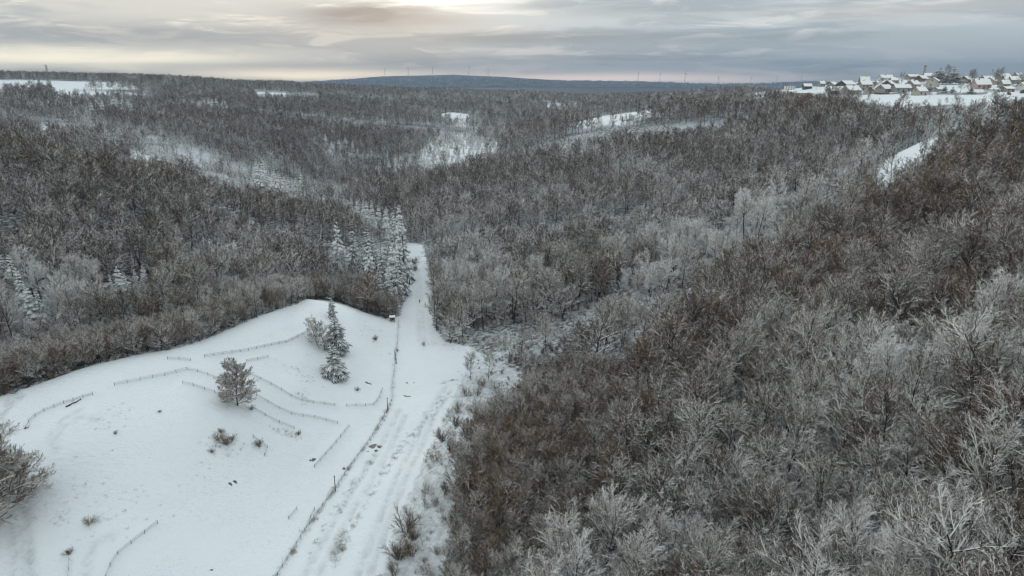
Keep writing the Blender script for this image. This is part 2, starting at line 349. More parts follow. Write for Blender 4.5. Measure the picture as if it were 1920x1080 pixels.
def material(name, rough=0.85, spec=0.2):
    m = bpy.data.materials.new(name); m.use_nodes = True; nt = m.node_tree
    b = nt.nodes['Principled BSDF']; b.inputs['Roughness'].default_value = rough
    b.inputs['Specular IOR Level'].default_value = spec
    return m, nt, b
def plain(name, c_, rough=0.8, var=0.15, scale=3.0, spec=0.2):
    m, nt, b = material(name, rough, spec)
    g = nn(nt, 'ShaderNodeNewGeometry')
    f = noise(nt, g.outputs['Position'], scale, 3)
    lk(nt, mixc(nt, f, tuple(q * (1 - var) for q in c_), tuple(min(1, q * (1 + var)) for q in c_)), b.inputs['Base Color'])
    return m
SNOW = (0.83, 0.835, 0.82)
def snowy(name, bare, thr=0.35, soft=0.25, wob=0.5, scale=1.5, spatial=0.0, inst=0.0, bare2=None, tint=0.0, cover=1.0, drive=0.0, rough=0.85):
    """bare surface with snow lying on everything that faces up; how much lies there wanders over the woods"""
    m, nt, b = material(name, rough, 0.1)
    g = nn(nt, 'ShaderNodeNewGeometry'); sp = nn(nt, 'ShaderNodeSeparateXYZ'); lk(nt, g.outputs['True Normal'], sp.inputs[0])
    f = noise(nt, g.outputs['Position'], scale, 2)
    v = mth(nt, 'ADD', sp.outputs[2], mth(nt, 'MULTIPLY', mth(nt, 'SUBTRACT', f, 0.5), wob))
    oi = nn(nt, 'ShaderNodeObjectInfo')
    if inst: v = mth(nt, 'ADD', v, mth(nt, 'MULTIPLY', mth(nt, 'SUBTRACT', oi.outputs['Random'], 0.5), inst))
    if spatial:
        n_a = noise(nt, g.outputs['Position'], 0.017, 3, 0.6); 
        v = mth(nt, 'ADD', v, mth(nt, 'MULTIPLY', mth(nt, 'SUBTRACT', n_a, 0.5), spatial))
    if drive:      # every tree carries how much snow it holds and how warm its twigs are
        a_s = nn(nt, 'ShaderNodeAttribute'); a_s.attribute_type = 'INSTANCER'; a_s.attribute_name = 'snow'
        v = mth(nt, 'ADD', v, mth(nt, 'MULTIPLY', mth(nt, 'SUBTRACT', a_s.outputs['Fac'], 0.5), drive))
    s = sstep(nt, v, thr - soft, thr + soft, 0.0, cover)
    bc = bare
    if bare2:
        a_t = nn(nt, 'ShaderNodeAttribute'); a_t.attribute_type = 'INSTANCER'; a_t.attribute_name = 'tint'
        bc = mixc(nt, a_t.outputs['Fac'], bare, bare2)
    lk(nt, mixc(nt, s, bc, SNOW), b.inputs['Base Color'])
    return m

# ------------------------------------------------------------------ ground
def in_open(x, y):
    o = inpoly(x, y, MEADOW)
    for p in OPEN: o |= inpoly(x, y, p)
    return o | inpoly(x, y, FIELD)
def make_ground():
    ny, nx = GX.shape
    V = np.stack([GX.ravel(), GY.ravel(), GH.ravel()], 1)
    idx = np.arange(ny * nx).reshape(ny, nx)
    Fc = np.stack([idx[:-1, :-1].ravel(), idx[:-1, 1:].ravel(), idx[1:, 1:].ravel(), idx[1:, :-1].ravel()], 1)
    m, nt, b = material('snow_ground', 0.75, 0.15)
    at = nn(nt, 'ShaderNodeAttribute'); at.attribute_name = 'wood'
    g = nn(nt, 'ShaderNodeNewGeometry'); pos = g.outputs['Position']
    snow = mixc(nt, noise(nt, pos, 0.05, 4), (0.74, 0.79, 0.83), (0.83, 0.86, 0.88))
    # straw and grass tips that pierce the thin snow
    mp = nn(nt, 'ShaderNodeMapping'); lk(nt, pos, mp.inputs[0]); mp.inputs['Rotation'].default_value = (0, 0, R(35)); mp.inputs['Scale'].default_value = (1, 2.4, 1)
    fine = noise(nt, mp.outputs[0], 1.6, 4, 0.7); zone = noise(nt, pos, 0.045, 3)
    speck = mth(nt, 'MULTIPLY', sstep(nt, fine, 0.56, 0.68), sstep(nt, zone, 0.38, 0.60))
    snow = mixc(nt, mth(nt, 'MULTIPLY', speck, 0.5), snow, (0.30, 0.29, 0.25))
    a3 = nn(nt, 'ShaderNodeAttribute'); a3.attribute_name = 'rut'
    snow = mixc(nt, mth(nt, 'MULTIPLY', a3.outputs['Fac'], sstep(nt, noise(nt, pos, 0.35, 4, 0.7), 0.38, 0.62, .25, 1.0)), snow, (0.50, 0.52, 0.52))
    lit = noise(nt, pos, 0.6, 5, 0.7); lit2 = noise(nt, pos, 0.02, 3)
    cov = sstep(nt, mth(nt, 'ADD', lit, mth(nt, 'MULTIPLY', mth(nt, 'SUBTRACT', lit2, 0.5), 0.5)), 0.38, 0.62)
    wood = mixc(nt, cov, (0.07, 0.06, 0.052), (0.60, 0.64, 0.67))
    a2 = nn(nt, 'ShaderNodeAttribute'); a2.attribute_name = 'distant_wood'
    dw = mixc(nt, sstep(nt, noise(nt, pos, 0.006, 6, 0.7), 0.45, 0.7), (0.05, 0.048, 0.046), (0.16, 0.16, 0.16))
    lk(nt, mixc(nt, a2.outputs['Fac'], mixc(nt, at.outputs['Fac'], snow, wood), dw), b.inputs['Base Color'])
    bp = nn(nt, 'ShaderNodeBump'); bp.inputs['Strength'].default_value = 0.8; bp.inputs['Distance'].default_value = 0.6
    lk(nt, noise(nt, mp.outputs[0], 0.35, 7, 0.62), bp.inputs['Height']); lk(nt, bp.outputs[0], b.inputs['Normal'])
    me = mesh_np('ground', V, Fc, [m], smooth=True)
    w = 1.0 - in_open(GX, GY).ravel().astype(float)
    sc_ = inpoly(GX, GY, SCRUB).ravel(); w[sc_] = 0.35
    w[inpoly(GX, GY, PLANT).ravel()] = 0.0
    w[(GY > 9000).ravel()] = 1.0
    me.attributes.new('wood', 'FLOAT', 'POINT').data.foreach_set('value', w.astype(np.float32))
    ra = np.zeros(GX.shape); kq = (GY > 60) & (GY < 480) & (np.abs(GX) < 260)
    for pts, a_ in RUTS: ra[kq] = np.maximum(ra[kq], min(1, .42 * a_) * np.exp(-(dline(GX[kq], GY[kq], [G(p, q)[:2] for p, q in pts]) / .8) ** 2))
    me.attributes.new('rut', 'FLOAT', 'POINT').data.foreach_set('value', ra.ravel().astype(np.float32))
    me.attributes.new('distant_wood', 'FLOAT', 'POINT').data.foreach_set('value', np.clip((GY.ravel() - 4000) / 500, 0, 1).astype(np.float32))
    tag(obj('ground', me), kind='structure')
make_ground()

# ------------------------------------------------------------------ bark, twig and needle materials
M_TRUNK = snowy('bark', (0.050, 0.044, 0.038), thr=0.62, soft=0.2, wob=1.5, scale=1.2, inst=0.3)
M_LIMB = snowy('limb', (0.060, 0.047, 0.038), thr=0.14, soft=0.14, wob=0.9, scale=0.8, spatial=0.5, inst=0.3, drive=0.35)
M_TWIG = snowy('twig', (0.138, 0.098, 0.073), thr=0.50, soft=0.16, wob=1.1, scale=0.5, spatial=0.7, inst=0.5, drive=2.1, bare2=(0.225, 0.138, 0.080))
M_SHRUB = snowy('shrub_twig', (0.155, 0.125, 0.102), thr=0.42, soft=0.3, wob=0.9, scale=0.5, spatial=0.6, inst=0.4, drive=2.0, bare2=(0.22, 0.14, 0.085))
M_RUST = snowy('dry_leaf', (0.20, 0.125, 0.065), thr=0.8, soft=0.2, wob=0.6, scale=1.0, inst=0.3)
M_NEEDLE = snowy('needle', (0.020, 0.030, 0.024), thr=0.85, soft=0.15, wob=0.9, scale=1.6, inst=0.2, cover=.8)
M_WHITEN = snowy('snowed_needle', (0.03, 0.04, 0.034), thr=0.12, soft=0.3, wob=0.8, scale=1.2, inst=0.2)
M_PAD = plain('snow_pad', (0.85, 0.87, 0.88), .85, .04, 1.0)
M_DARKNEEDLE = snowy('dark_needle', (0.020, 0.028, 0.020), thr=0.74, soft=0.2, wob=1.2, scale=1.2, inst=0.2, cover=0.85)

# ------------------------------------------------------------------ tree builders (numpy)
def unit(v): return v / np.maximum(np.linalg.norm(v, axis=-1, keepdims=True), 1e-9)
def frames(d):
    ref = np.where(np.abs(d[:, 2:3]) < 0.95, np.array([[0, 0, 1.0]]), np.array([[1.0, 0, 0]]))
    a = unit(np.cross(d, ref)); b = np.cross(a, d)
    return a, b                                       # a is level, b points up
def sticks(p0, p1, r0, r1, k=3, phase=0.0):
    """k-sided open prisms; verts, quads"""
    d = unit(p1 - p0); a, b = frames(d); V = []
    for p, r in ((p0, r0), (p1, r1)):
        for i in range(k):
            t = 2 * math.pi * i / k + math.pi / 2 + phase
            V.append(p + (a * math.cos(t) + b * math.sin(t)) * r[:, None])
    V = np.stack(V, 1); m = len(p0); base = np.arange(m)[:, None] * 2 * k
    Q = np.stack([np.stack([base[:, 0] + i, base[:, 0] + (i + 1) % k, base[:, 0] + k + (i + 1) % k, base[:, 0] + k + i], 1) for i in range(k)], 1)
    return V.reshape(-1, 3), Q.reshape(-1, 4)
def grow(rs, p, d, L, r, seg, wander, trop, rend=0.35):
    """polylines for a batch of branches: points (n, seg+1, 3), dirs, radii"""
    pts = [p]; dirs = [d]; 
    for s in range(seg):
        d = unit(d + rs.normal(0, wander, d.shape) + np.array([[0, 0, trop]]))
        p = p + d * (L / seg)[:, None]; pts.append(p); dirs.append(d)
    t = np.linspace(0, 1, seg + 1); rad = r[:, None] * (1 - t * (1 - rend))[None]
    return np.stack(pts, 1), np.stack(dirs, 1), rad
def spawn(rs, pts, dirs, rad, L, nchild, t0, t1, ang, lfac, rfac, planar=0.0):
    n_, s1, _ = pts.shape; seg = s1 - 1
    t = t0 + (t1 - t0) * ((np.arange(nchild)[None] + rs.uniform(0, 1, (n_, nchild))) / nchild)
    f = t * seg; i = np.minimum(f.astype(int), seg - 1); fr_ = (f - i)[..., None]
    I = np.arange(n_)[:, None]
    p = pts[I, i] * (1 - fr_) + pts[I, i + 1] * fr_
    d = dirs[I, i + 1]; rr = rad[I, i] * rfac
    p = p.reshape(-1, 3); d = unit(d.reshape(-1, 3)); a, b = frames(d)
    ph = rs.uniform(0, 2 * math.pi, len(p)); an = ang * rs.uniform(0.65, 1.25, len(p))
    side = a * np.cos(ph)[:, None] + b * (np.sin(ph) * (1 - planar))[:, None]
    nd = unit(d * np.cos(an)[:, None] + unit(side) * np.sin(an)[:, None])
    LL = (L[:, None] * lfac * (1.15 - 0.75 * t) * rs.uniform(.7, 1.2, t.shape)).reshape(-1)
    return p, nd, LL, np.maximum(rr.reshape(-1), 0.014)
def poly_sticks(pts, rad, k, phase=0.0):
    p0 = pts[:, :-1].reshape(-1, 3); p1 = pts[:, 1:].reshape(-1, 3)
    return sticks(p0, p1, rad[:, :-1].reshape(-1), rad[:, 1:].reshape(-1), k, phase)
def join(parts):
    V = []; Fs = []; Mi = []; b = 0
    for v, f, m in parts:
        V.append(v); Fs.append(f + b); Mi.append(np.full(len(f), m)); b += len(v)
    return np.concatenate(V), np.concatenate(Fs), np.concatenate(Mi)
def leaves(rs, p, d, size, n_):
    i = rs.randint(0, len(p), n_); c_ = p[i] + rs.normal(0, size * 1.5, (n_, 3))
    a = unit(rs.normal(0, 1, (n_, 3))); b = unit(np.cross(a, rs.normal(0, 1, (n_, 3)))); s_ = size * rs.uniform(.6, 1.3, (n_, 1))
    V = np.stack([c_ - a * s_, c_ - b * s_ * .6, c_ + a * s_, c_ + b * s_ * .6], 1).reshape(-1, 3)
    return V, np.arange(n_ * 4).reshape(-1, 4)
def bare_tree(seed, H=19.0, Wd=5.0, clear=0.35, n1=13, up=0.9, n2=7, n3=6, n4=4, lean=0.05, thick=1.0, rust=0, fork=False, tw=1.0, s=(5, 3, 2)):
    rs = np.random.RandomState(seed)
    p = np.zeros((1, 3)); p[0, 2] = -0.6
    d = unit(np.array([[rs.normal(0, lean), rs.normal(0, lean), 1.0]]))
    if fork:
        p = np.repeat(p, 2, 0); a = rs.uniform(0, 6.28)
        d = unit(np.array([[math.cos(a) * .22, math.sin(a) * .22, 1], [-math.cos(a) * .2, -math.sin(a) * .2, 1]]))
    nt_ = len(p); tl = np.full(nt_, H * 0.86)
    tp, td, tr = grow(rs, p, d, tl, np.full(nt_, H * 0.0125 * thick), 9, 0.055, 0.03, 0.22)
    tv, tf = poly_sticks(tp, tr, 7)
    # limbs
    f = clear + (0.97 - clear) * (np.arange(n1) + rs.uniform(0, 1, n1)) / n1
    ti = rs.randint(0, nt_, n1); g_ = f * 9; i = np.minimum(g_.astype(int), 8); fr_ = (g_ - i)[:, None]
    p1 = tp[ti, i] * (1 - fr_) + tp[ti, i + 1] * fr_
    aa = np.arange(n1) * 2.399 + rs.uniform(0, 6.28) + rs.normal(0, .3, n1)
    e = up * (0.45 + 0.75 * (f - clear) / (1 - clear)) + rs.normal(0, .1, n1)
    d1 = np.stack([np.cos(aa) * np.cos(e), np.sin(aa) * np.cos(e), np.sin(e)], 1)
    q = (f - clear) / (1 - clear)
    L1 = Wd * (1.15 - 0.55 * q ** 1.6) * rs.uniform(.8, 1.2, n1) / np.maximum(np.cos(e), .55)
    P1, D1, R1 = grow(rs, p1, d1, L1, np.maximum(tr[ti, i] * .55, .05) * thick ** .3, s[0], 0.10, 0.05, .3)
    parts = [poly_sticks(P1, R1 * 1.35, 4, .4) + (0,)]
    q2 = spawn(rs, P1, D1, R1, L1, n2, .15, 1.0, .66, .50, .62, .35)
    P2, D2, R2 = grow(rs, *q2, s[1], 0.12, 0.05, .4); parts.append(poly_sticks(P2, R2 * 1.3 + .012, 3) + (0,))
    q3 = spawn(rs, P2, D2, R2, q2[2], n3, .1, 1.0, .62, .53, .65, .35)
    q3 = q3[:3] + (np.minimum(np.maximum(q3[3], .024), .055) * tw,)
    P3, D3, R3 = grow(rs, *q3, s[2], 0.09, 0.04, .5); parts.append(poly_sticks(P3, R3, 3, rs.uniform(0, 1)) + (0 if seed % 4 != 2 else 1,))
    if n4:
        q4 = spawn(rs, P3, D3, R3, q3[2], n4, .1, 1.0, .62, .64, .7, .3)
        q4 = q4[:3] + (np.full(len(q4[3]), .017) * tw,)
        P4, D4, R4 = grow(rs, *q4, 1, 0.12, 0.05, .6); parts.append(poly_sticks(P4, R4, 3, rs.uniform(0, 1)) + (1,))
        tipP = P4[:, -1]; tipD = D4[:, -1]
    else: tipP = P3[:, -1]; tipD = D3[:, -1]
    if rust: 
        v, f_ = leaves(rs, tipP, tipD, .075 * tw, rust * 2); parts.append((v, f_, 2))
    cv, cf, cm = join(parts)
    return (mesh_np('trunk', tv, tf, [M_TRUNK], smooth=True), mesh_np('crown', cv, cf, [M_LIMB, M_TWIG, M_RUST], cm))
def shrub_mesh(seed, H=3.0, n0=14, n1=7, n2=5, spread=.55, mats=None, tw=1.0, rust=0):
    rs = np.random.RandomState(seed)
    a = rs.uniform(0, 6.28, n0); e = rs.uniform(0.05, spread, n0) * 1.5
    p = np.stack([np.cos(a), np.sin(a), np.zeros(n0)], 1) * rs.uniform(0, .12 * H, (n0, 1)); p[:, 2] = -.15
    d = np.stack([np.cos(a) * np.sin(e), np.sin(a) * np.sin(e), np.cos(e)], 1)
    L = H * rs.uniform(.6, 1.05, n0)
    P1, D1, R1 = grow(rs, p, d, L, np.full(n0, .03 * tw * H ** .5), 4, .1, .05, .3); parts = [poly_sticks(P1, R1, 3) + (0,)]
    q2 = spawn(rs, P1, D1, R1, L, n1, .15, 1, .6, .5, .7)
    P2, D2, R2 = grow(rs, *q2, 2, .13, .04, .5); parts.append(poly_sticks(P2, R2, 3) + (1,))
    q3 = spawn(rs, P2, D2, R2, q2[2], n2, .1, 1, .65, .6, .7)
    q3 = q3[:3] + (np.full(len(q3[3]), .017) * tw,)
    P3, D3, R3 = grow(rs, *q3, 1, .1, .04, .5); parts.append(poly_sticks(P3, R3, 3, rs.uniform(0, 1)) + (1,))
    if rust: 
        v, f_ = leaves(rs, P3[:, -1], None, .10 * tw, rust); parts.append((v, f_, 2))
    v, f_, m_ = join(parts)
    return mesh_np('shrub', v, f_, [M_LIMB, M_SHRUB, M_RUST], m_)
def spruce(seed, H=17.0, W0=3.3, lay=19, nb=9, droop=.35, mat=None, ragged=.15, clear=.10, thin=1.0, pad=.52):
    """trunk + whorls of drooping boughs; every bough is a keeled blade with side shoots"""
    rs = np.random.RandomState(seed); 
    tp = np.array([[[0, 0, -.5], [0, 0, H * .5], [0, 0, H]]]); tr = np.array([[H * .011, H * .007, .03]])
    tv, tf = poly_sticks(tp, tr, 6)
    V = []; Q = []; MI = []; b = 0
    def bough(p, d, L, w, dr, seg=4):
        blade(p, d, L, w, dr, seg, 0); blade(p + np.array([0, 0, .05 + w * .22]), d, L * 1.0, w * pad, dr, seg, 1)
    def blade(p, d, L, w, dr, seg=4, mi=0):
        nonlocal b
        d = unit(d[None])[0]; a = np.array([-d[1], d[0], 0.0]); a /= max(np.linalg.norm(a), 1e-6)
        vs = []
        for i in range(seg + 1):
            t = i / seg; c_ = p + d * L * t; c_ = c_ + np.array([0, 0, -dr * L * t * t + (0.10 * L * max(0, t - .75) * 2)])
            ww = w * (0.25 + 1.5 * t * (1 - t) * 2 * (1 - .35 * t)) if i < seg else w * .06
            j = rs.uniform(.8, 1.2)
            th = .10 * ww + .05
            vs += [c_ + a * ww * j - np.array([0, 0, ww * .6]), c_ + np.array([0, 0, th]), c_ - a * ww * j - np.array([0, 0, ww * .6]), c_ - np.array([0, 0, th * 1.6])]
        V.append(np.array(vs))
        for i in range(seg):
            for k in range(4):
                MI.append(mi); Q.append([b + i * 4 + k, b + i * 4 + (k + 1) % 4, b + i * 4 + 4 + (k + 1) % 4, b + i * 4 + 4 + k])
        b += len(vs)
    for l in range(lay):
        t = (l + rs.uniform(-.3, .3)) / lay; t = min(max(t, 0), .985)
        h = H * (clear + (1 - clear) * t); rr = W0 * (1 - t) ** .92 * (1 + rs.normal(0, ragged)) + .3
        k = max(4, int(nb * (1 - .45 * t))); ph = rs.uniform(0, 6.28)
        for i in range(k):
            a = ph + 6.283 * i / k + rs.normal(0, .15); L = rr * rs.uniform(.72, 1.15)
            e = (-.28 + .75 * t) * (1 if pad > .3 else 0) + .1 * (pad < .3)
            d = np.array([math.cos(a), math.sin(a), e]); p = np.array([0, 0, h + rs.uniform(-.55, .55) * H / lay * (1 - .5 * t)])
            bough(p, d, L, L * .10 * thin + .12, droop * (1.1 - .5 * t))
            if L > 1.0:
                for sgn in (-1, 1):
                    for q_, ls in ((.25, .5), (.45, .45), (.65, .32)):
                        a2 = a + sgn * rs.uniform(.5, .8)
                        du = unit(d[None])[0]
                        pp = p + du * L * q_ + np.array([0, 0, -droop * (1.1 - .5 * t) * L * q_ * q_])
                        bough(pp, np.array([math.cos(a2), math.sin(a2), e * .5 - .2]), L * ls, L * .07 * thin + .07, droop * 1.5, 2)
    cv = np.concatenate(V); cf = np.array(Q)
    return (mesh_np('trunk', tv, tf, [M_TRUNK], smooth=True), mesh_np('crown', cv, cf, [mat or M_NEEDLE, M_PAD], MI))

NEAR = [  # (trunk, crown), look
 (bare_tree(1, 20, 5.4, .42, 20, .95, 9, 7, 3, tw=1.35), 'tall round-crowned bare tree with fine brown twigs'),
 (bare_tree(3, 22, 4.6, .50, 18, 1.05, 9, 7, 3, tw=1.35), 'tall slender bare tree with snow-lined branches'),
 (bare_tree(5, 17, 6.2, .22, 16, .72, 9, 7, 3, fork=True, thick=1.5, tw=1.4), 'fork-trunked bare tree with wide snow-laden limbs'),
 (bare_tree(6, 18, 5.0, .38, 22, .90, 8, 6, 5, tw=1.4), 'dense twiggy bare tree with a brown dome of a crown'),
 (bare_tree(7, 21, 6.8, .30, 14, .80, 9, 7, 3, lean=.16, thick=1.6, tw=1.4), 'big leaning bare tree with long white limbs'),
 (bare_tree(9, 14, 3.8, .25, 18, .95, 7, 5, 4, tw=1.45), 'small snow-frosted bare tree'),
 (bare_tree(12, 19, 4.8, .42, 20, .85, 7, 6, 4, rust=3500, tw=1.4), 'bare tree with rust-brown dry leaves still on'),
 (bare_tree(13, 16, 5.6, .20, 18, .62, 9, 7, 3, lean=.12, thick=1.4, tw=1.4), 'low spreading snow-covered tree with arching branches'),
 (bare_tree(15, 23, 3.8, .50, 16, 1.1, 7, 6, 4, lean=.03, tw=1.45), 'narrow high-crowned bare tree with a long dark trunk'),
]
FARV = [bare_tree(21, 18, 5.4, .30, 16, .92, 7, 6, 2, tw=2.8, s=(4, 2, 1)), bare_tree(23, 19, 4.8, .38, 15, 1.0, 7, 6, 2, tw=2.8, s=(4, 2, 1)),
        bare_tree(24, 16, 5.8, .22, 16, .75, 7, 6, 2, tw=2.8, s=(4, 2, 1)), bare_tree(26, 18, 5.0, .30, 16, .9, 7, 6, 2, tw=2.8, rust=900, s=(4, 2, 1)),
        bare_tree(27, 21, 4.4, .45, 14, 1.05, 7, 6, 2, tw=2.8, s=(4, 2, 1))]
SPR = [spruce(31, 17, 4.0, 14, 8, .50), spruce(32, 18, 3.6, 15, 8, .55), spruce(33, 15, 4.4, 12, 9, .45), spruce(34, 19, 3.9, 16, 8, .6, ragged=.22)]
SPR_W = [spruce(71, 17, 4.0, 12, 8, .45, pad=.8, mat=M_WHITEN), spruce(72, 18, 3.6, 13, 8, .5, pad=.8, mat=M_WHITEN), spruce(73, 15, 4.2, 11, 9, .42, pad=.8, mat=M_WHITEN)]
SPR_M = [spruce(51, 17, 4.4, 13, 9, .5, pad=.36), spruce(52, 17, 4.8, 13, 9, .5, pad=.36), spruce(53, 15, 5.0, 11, 10, .45, pad=.36)]
SPR_DARK = [spruce(36, 16, 4.2, 14, 11, .12, mat=M_DARKNEEDLE, ragged=.3, clear=.15, pad=.16), spruce(37, 14, 3.8, 13, 10, .1, mat=M_DARKNEEDLE, ragged=.35, clear=.2, pad=.16)]
SHR = [shrub_mesh(41, 3.2), shrub_mesh(42, 2.4, 16, 6, 5, .7), shrub_mesh(43, 4.5, 14, 8, 6, .4), shrub_mesh(44, 3.0, 14, 7, 5, .6, rust=500)]

# ------------------------------------------------------------------ where the woods stand, how snowy and how brown they are
BROWN = [  # photo x, y, half width, half height, amount of snow removed, warmth
 (120,275,190,32,.5,.35),(330,330,120,26,.55,.35),(480,400,110,22,.45,.3),(620,245,110,50,.45,.3),(430,210,150,25,.35,.1),(70,180,60,30,.5,.1),
 (1820,290,170,60,.5,.55),(1700,360,120,40,.4,.5),(1560,400,110,22,.4,.4),(1860,440,120,70,.35,.35),(1500,500,130,30,.35,.3),(1150,690,130,45,.45,.25),(1250,640,90,30,.4,.25),
 (930,860,70,70,.5,.6),(1000,780,80,40,.5,.45),(930,970,50,70,.4,.5),(1510,195,90,25,.35,.8),(1350,215,90,18,.35,.6),(1750,210,120,25,.3,.7),(1150,240,150,22,.25,.4),(1480,560,60,20,.3,.5),
 (1790,560,60,20,.4,.9),(1600,490,40,14,.3,.9),(1350,720,90,40,.35,.2),(1150,800,100,60,.4,.25),(1850,800,80,60,.35,.3),(1480,680,80,25,.3,.6),(1000,900,90,90,.25,.25),
 (800,243,18,9,.6,1.0),(560,480,70,30,.25,.3),(280,430,120,20,.3,.3),(60,480,80,25,.3,.3),(300,480,60,20,.3,.5),(730,340,60,20,.25,.4),(1240,265,80,18,.4,.5),(950,330,90,30,.2,.15),(1080,480,40,40,.3,.1),
 (40,660,90,30,.2,.1),(250,620,120,30,.12,.05),(1080,620,60,30,.4,.1)]
WHITE = [(880,500,80,70,.25),(960,420,90,50,.15),(1250,440,110,50,.3),(1420,420,120,60,.25),(1690,300,70,50,.3),(1640,350,60,40,.3),(200,270,130,25,.3),(330,300,90,25,.3),(460,345,80,20,.3),(1700,700,160,60,.2),(1550,900,160,70,.25),
 (1250,950,150,80,.2),(1350,1050,200,50,.2),(870,250,90,30,.3),(120,530,120,30,.2),(420,470,80,40,.2),(900,190,300,15,.1),(1800,950,120,80,.15),(1600,1040,200,50,.25),(1840,620,80,30,.25)]
def moods(x, y, z):
    px, py, f = PJ(x, y, z + 10)
    s_ = np.full(np.shape(x), 0.40) + snoise(x, y, 60, 21) * .35 + snoise(x, y, 22, 22) * .25; t_ = np.full(np.shape(x), 0.28) + snoise(x, y, 35, 23) * .25
    for a, b, w, h, q, r in BROWN:
        g = np.exp(-((px - a) / w) ** 2 - ((py - b) / h) ** 2); s_ = s_ - .8 * q * g; t_ = t_ + .85 * r * g
    for a, b, w, h, q in WHITE:
        g = np.exp(-((px - a) / w) ** 2 - ((py - b) / h) ** 2); s_ = s_ + q * g; t_ = t_ - q * g
    lh = (x < -50) & (y < 440); s_ = s_ - .06 * lh; t_ = t_ + .10 * lh
    return np.clip((s_ - .4) * 1.0 + .4, 0, .82), np.clip(t_, 0, 1)
rs = np.random.RandomState(5)
def lattice(r0, r1, sp, half=0.86):
    m = int(r1 / sp) + 2; gx, gy = np.meshgrid(np.arange(-m, m + 1), np.arange(-2, m + 1))
    x = (gx + (gy % 2) * .5) * sp; y = gy * sp * .87
    x = x + rs.uniform(-.42, .42, x.shape) * sp; y = y + rs.uniform(-.42, .42, y.shape) * sp
    d = np.hypot(x, y); k = (d >= r0) & (d < r1) & (np.abs(x) < half * np.maximum(y, 0) + 25)
    return x[k], y[k]
def offmap(x, y):
    """true where the ground lies outside what the photograph could see, with a margin"""
    px, py, f = PJ(x, y, hz(x, y)); m = 260
    return (px < -m) | (px > 1920 + m) | (py > 1080 + m + 200) | (f < 5)
def pxpoly(x, y, pts):
    px, py, f = PJ(x, y, hz(x, y)); return inpoly(px, py, pts)
THICKET = wpoly([(885,690),(1010,700),(1110,700),(1190,740),(1180,860),(1120,1000),(1060,1080),(1000,1300),(800,1300),(840,1080),(850,960),(870,830),(900,790),(965,748)])
EDGE = wpoly([(-300,860),(0,745),(60,725),(160,690),(330,655),(420,622),(480,597),(560,570),(600,562),(680,585),(735,597),(755,590),(750,560),(690,545),(640,530),(560,535),(450,570),(380,600),(200,640),(0,670),(-300,760)])
LINE = wpoly([(885,652),(960,690),(1010,712),(985,735),(930,725),(880,680)])
SIDE = wpoly([(-300,150),(0,243),(150,265),(300,308),(430,354),(560,376),(660,372),(600,345),(430,300),(250,245),(100,222),(0,215),(-300,130)], mind=430)
GULLY = [(-5, 190), (50, 240), (120, 300), (189, 340), (260, 400)]
STAND = wpoly([(655,525),(660,490),(700,470),(758,460),(772,500),(765,560),(745,590),(700,560)])
def dline(x, y, L):
    d = np.full(np.shape(x), 1e9)
    for (a, b), (c_, e) in zip(L[:-1], L[1:]):
        t = np.clip(((x - a) * (c_ - a) + (y - b) * (e - b)) / ((c_ - a) ** 2 + (e - b) ** 2), 0, 1)
        d = np.minimum(d, np.hypot(x - a - t * (c_ - a), y - b - t * (e - b)))
    return d
Z1 = []
for r0, r1, sp in ((0, 260, 4.4), (260, 420, 5.2), (420, 700, 6.6), (700, 1200, 8.2), (1200, 2000, 11), (2000, 3300, 15), (3300, 4300, 26), (10500, 13600, 85)):
    x, y = lattice(r0, r1, sp); Z1.append((x, y, np.full(len(x), sp)))
TX = np.concatenate([a[0] for a in Z1]); TY = np.concatenate([a[1] for a in Z1]); TS = np.concatenate([a[2] for a in Z1])
wx, wy = TX + 16 * snoise(TX, TY, 55, 73), TY + 34 * snoise(TX, TY, 80, 74) * (TY > 500)
k = ~(np.where(TY > 500, in_open(wx, wy), in_open(TX, TY)) | (rs.uniform(0, 1, len(TX)) < .93) & inpoly(wx, wy, PLANT) | inpoly(TX, TY, SCRUB) | offmap(TX, TY)); TX, TY, TS = TX[k], TY[k], TS[k]
sv = inpoly(TX, TY, SIDE); gd = dline(TX, TY, GULLY); u_ = rs.uniform(0, 1, len(TX))
gap = (snoise(TX, TY, 26, 31) + .5 * snoise(TX, TY, 11, 32)) > np.where(np.hypot(TX, TY) < 420, .42, .55)
k = ~(gap | (sv & (u_ < .72 + .2 * snoise(TX, TY, 40, 44))) | ((gd < 34) & (u_ < .80)) | inpoly(TX, TY, STAND)); TX, TY, TS = TX[k], TY[k], TS[k]
th = inpoly(TX, TY, THICKET); ed = inpoly(TX, TY, EDGE)
SC = np.where(TY > 700, TS / 8.2, 1.0) ** .25 * rs.choice([1.0, .8, .62], len(TX), p=[.55, .3, .15]) * rs.uniform(.74, .98, len(TX)) * np.where(np.hypot(TX, TY) > 900, 1.08, 1)
SC[th] *= .45; SC[ed] *= .42
